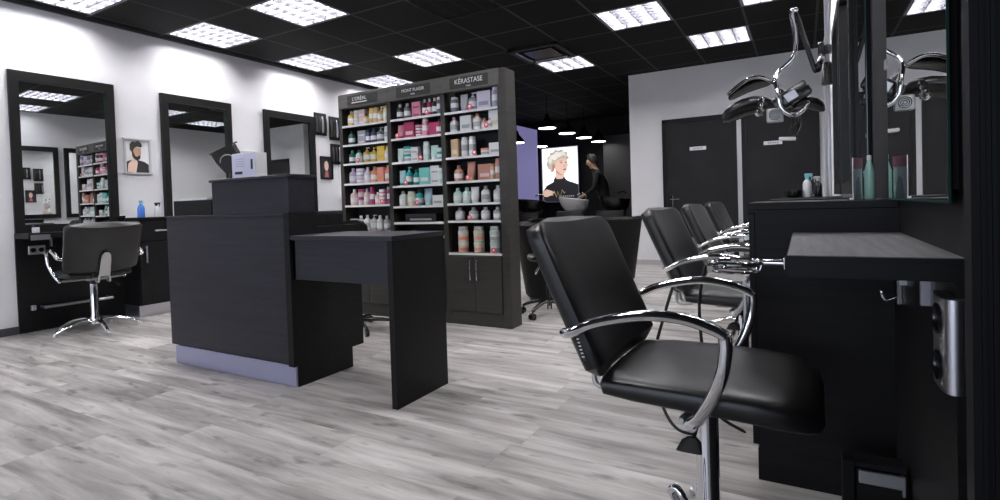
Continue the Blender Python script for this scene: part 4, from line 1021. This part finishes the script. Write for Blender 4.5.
# cables by the second chair
def cable(pts, label):
    b = new(); tube(b, pts, .006, 8, 8); return tag(obj('power_cable', b, M['rubber'], None, True), label, 'cable', 'hanging dryer cables')
cable([(-.42, 2.08, .60), (-.47, 2.10, .45), (-.52, 2.14, .28), (-.50, 2.10, .12), (-.42, 2.05, .02), (-.30, 2.10, .008)], 'left one of the thin black cables hanging behind the near chair arm')
cable([(-.315, 2.08, .64), (-.34, 2.08, .50), (-.33, 2.08, .30), (-.30, 2.10, .10), (-.20, 2.16, .008)], 'right one of the thin black cables hanging behind the near chair arm')

# ------------------------------------------------------------------ person at the basin
def person():
    V = []; E_ = []; R_ = []
    def add(p, r, par=None):
        V.append(Vector(p)); R_.append(r)
        if par is not None: E_.append((par, len(V) - 1))
        return len(V) - 1
    # local: faces -X, leaning; pelvis at origin xy
    pel = add((0, 0, .90), .135)
    w = add((-.02, 0, 1.04), .125, pel); chst = add((-.07, 0, 1.22), .15, w); sh0 = add((-.12, 0, 1.38), .12, chst)
    nk = add((-.165, 0, 1.47), .055, sh0); hb = add((-.20, 0, 1.54), .07, nk); hd = add((-.235, 0, 1.61), .09, hb); ht = add((-.24, 0, 1.69), .068, hd)
    ch_ = add((-.285, 0, 1.55), .042, hb); ns = add((-.325, 0, 1.60), .016, hd)
    for s in (-1, 1):
        a = add((-.13, s * .17, 1.37), .062, sh0); e = add((-.19, s * .23, 1.12), .047, a); wr = add((-.36, s * .13, 1.00), .030, e); pm = add((-.43, s * .10, .985), .032, wr)
        for k, (dy, ln) in enumerate(((-.028, .055), (-.010, .068), (.010, .064), (.028, .050))):
            k1 = add((-.47, s * .10 + dy, .97), .0095, pm); add((-.47 - ln * .5, s * .10 + dy * 1.1, .945), .0085, k1)
        k1 = add((-.43, s * .10 - s * .038, .965), .010, pm); add((-.45, s * .10 - s * .050, .94), .009, k1)
        h = add((0, s * .095, .84), .095, pel); kn = add((-.02, s * .11, .48), .062, h); an = add((.02, s * .12, .10), .042, kn); he = add((.0, s * .12, .045), .04, an); add((-.15, s * .13, .035), .034, he)
    me = bpy.data.meshes.new('person'); me.from_pydata([tuple(v) for v in V], E_, [])
    o = bpy.data.objects.new('person', me); COL.objects.link(o)
    md = o.modifiers.new('s', 'SKIN'); md.use_smooth_shade = True
    for i, v in enumerate(me.skin_vertices[0].data): v.radius = (R_[i], R_[i]); v.use_root = (i == 0)
    o.modifiers.new('u', 'SUBSURF').levels = 2
    bpy.context.view_layer.update()
    m2 = bpy.data.meshes.new_from_object(o.evaluated_get(bpy.context.evaluated_depsgraph_get()))
    o.modifiers.clear(); o.data = m2; bpy.data.meshes.remove(me)
    m2.materials.clear(); m2.materials.append(M['cloth']); m2.materials.append(M['skin'])
    for p in m2.polygons:
        c = p.center; p.use_smooth = True
        if c.z > 1.475 + (c.x + .165) * -.2 or (c.x < -.375 and c.z < 1.1): p.material_index = 1
    return o
p = person(); p.location = (-3.20, 9.62, 0); p.rotation_euler = (0, 0, math.radians(22))
tag(p, 'person in black clothes bending over the white wash basin at the rear', 'person')
b = new(); L = []
for z, a, bb, c in ((1.575, .075, .085, -.20), (1.62, .094, .098, -.215), (1.68, .098, .098, -.225), (1.73, .082, .082, -.235), (1.762, .045, .045, -.24)):
    L.append(sloop((c + .016, 0, z), (1, 0, -.25), (0, 1, 0), a, bb, 2.2, 20))
loft(b, L); obj('hair', b, M['greyhair'], p, True)
b = new()
for s in (-1, 1): lathe(b, [(.001, 0), (.009, .003), (.001, .008)], (-.318, s * .033, 1.628), 10, (-1, 0, 0))
obj('eyes', b, M['ink'], p, True)
b = new(); loft(b, [sloop((-.322, 0, z), (1, 0, 0), (0, 1, 0), .006, a, 2, 10) for z, a in ((1.562, .008), (1.567, .022), (1.572, .010))]); obj('mouth', b, M['lips'], p, True)

# ------------------------------------------------------------------ light
w = bpy.data.worlds.new('world'); sc.world = w; w.use_nodes = True
bg = w.node_tree.nodes['Background']; bg.inputs['Color'].default_value = (.72, .80, 1.0, 1); bg.inputs['Strength'].default_value = .5
def area(name, loc, rot, sx, sy, power, col):
    l = bpy.data.lights.new(name, 'AREA'); l.shape = 'RECTANGLE'; l.size = sx; l.size_y = sy; l.energy = power; l.color = col
    o = bpy.data.objects.new(name, l); COL.objects.link(o); o.location = loc; o.rotation_euler = rot
    return o
area('shopfront_daylight', (-2.5, YF - .3, 1.35), (PI / 2, 0, 0), 5.0, 2.0, 50, (.80, .86, 1.0)).rotation_euler = (math.radians(90), 0, 0)
sc.view_settings.view_transform = 'Standard'; sc.view_settings.look = 'None'; sc.view_settings.exposure = 0.7
sc.view_settings.gamma = 1.0; sc.view_settings.use_curve_mapping = False
sc.cycles.use_denoising = True
sc.cycles.max_bounces = 8; sc.cycles.glossy_bounces = 5; sc.cycles.diffuse_bounces = 4; sc.cycles.caustics_reflective = False; sc.cycles.caustics_refractive = False
sc.cycles.sample_clamp_indirect = 6
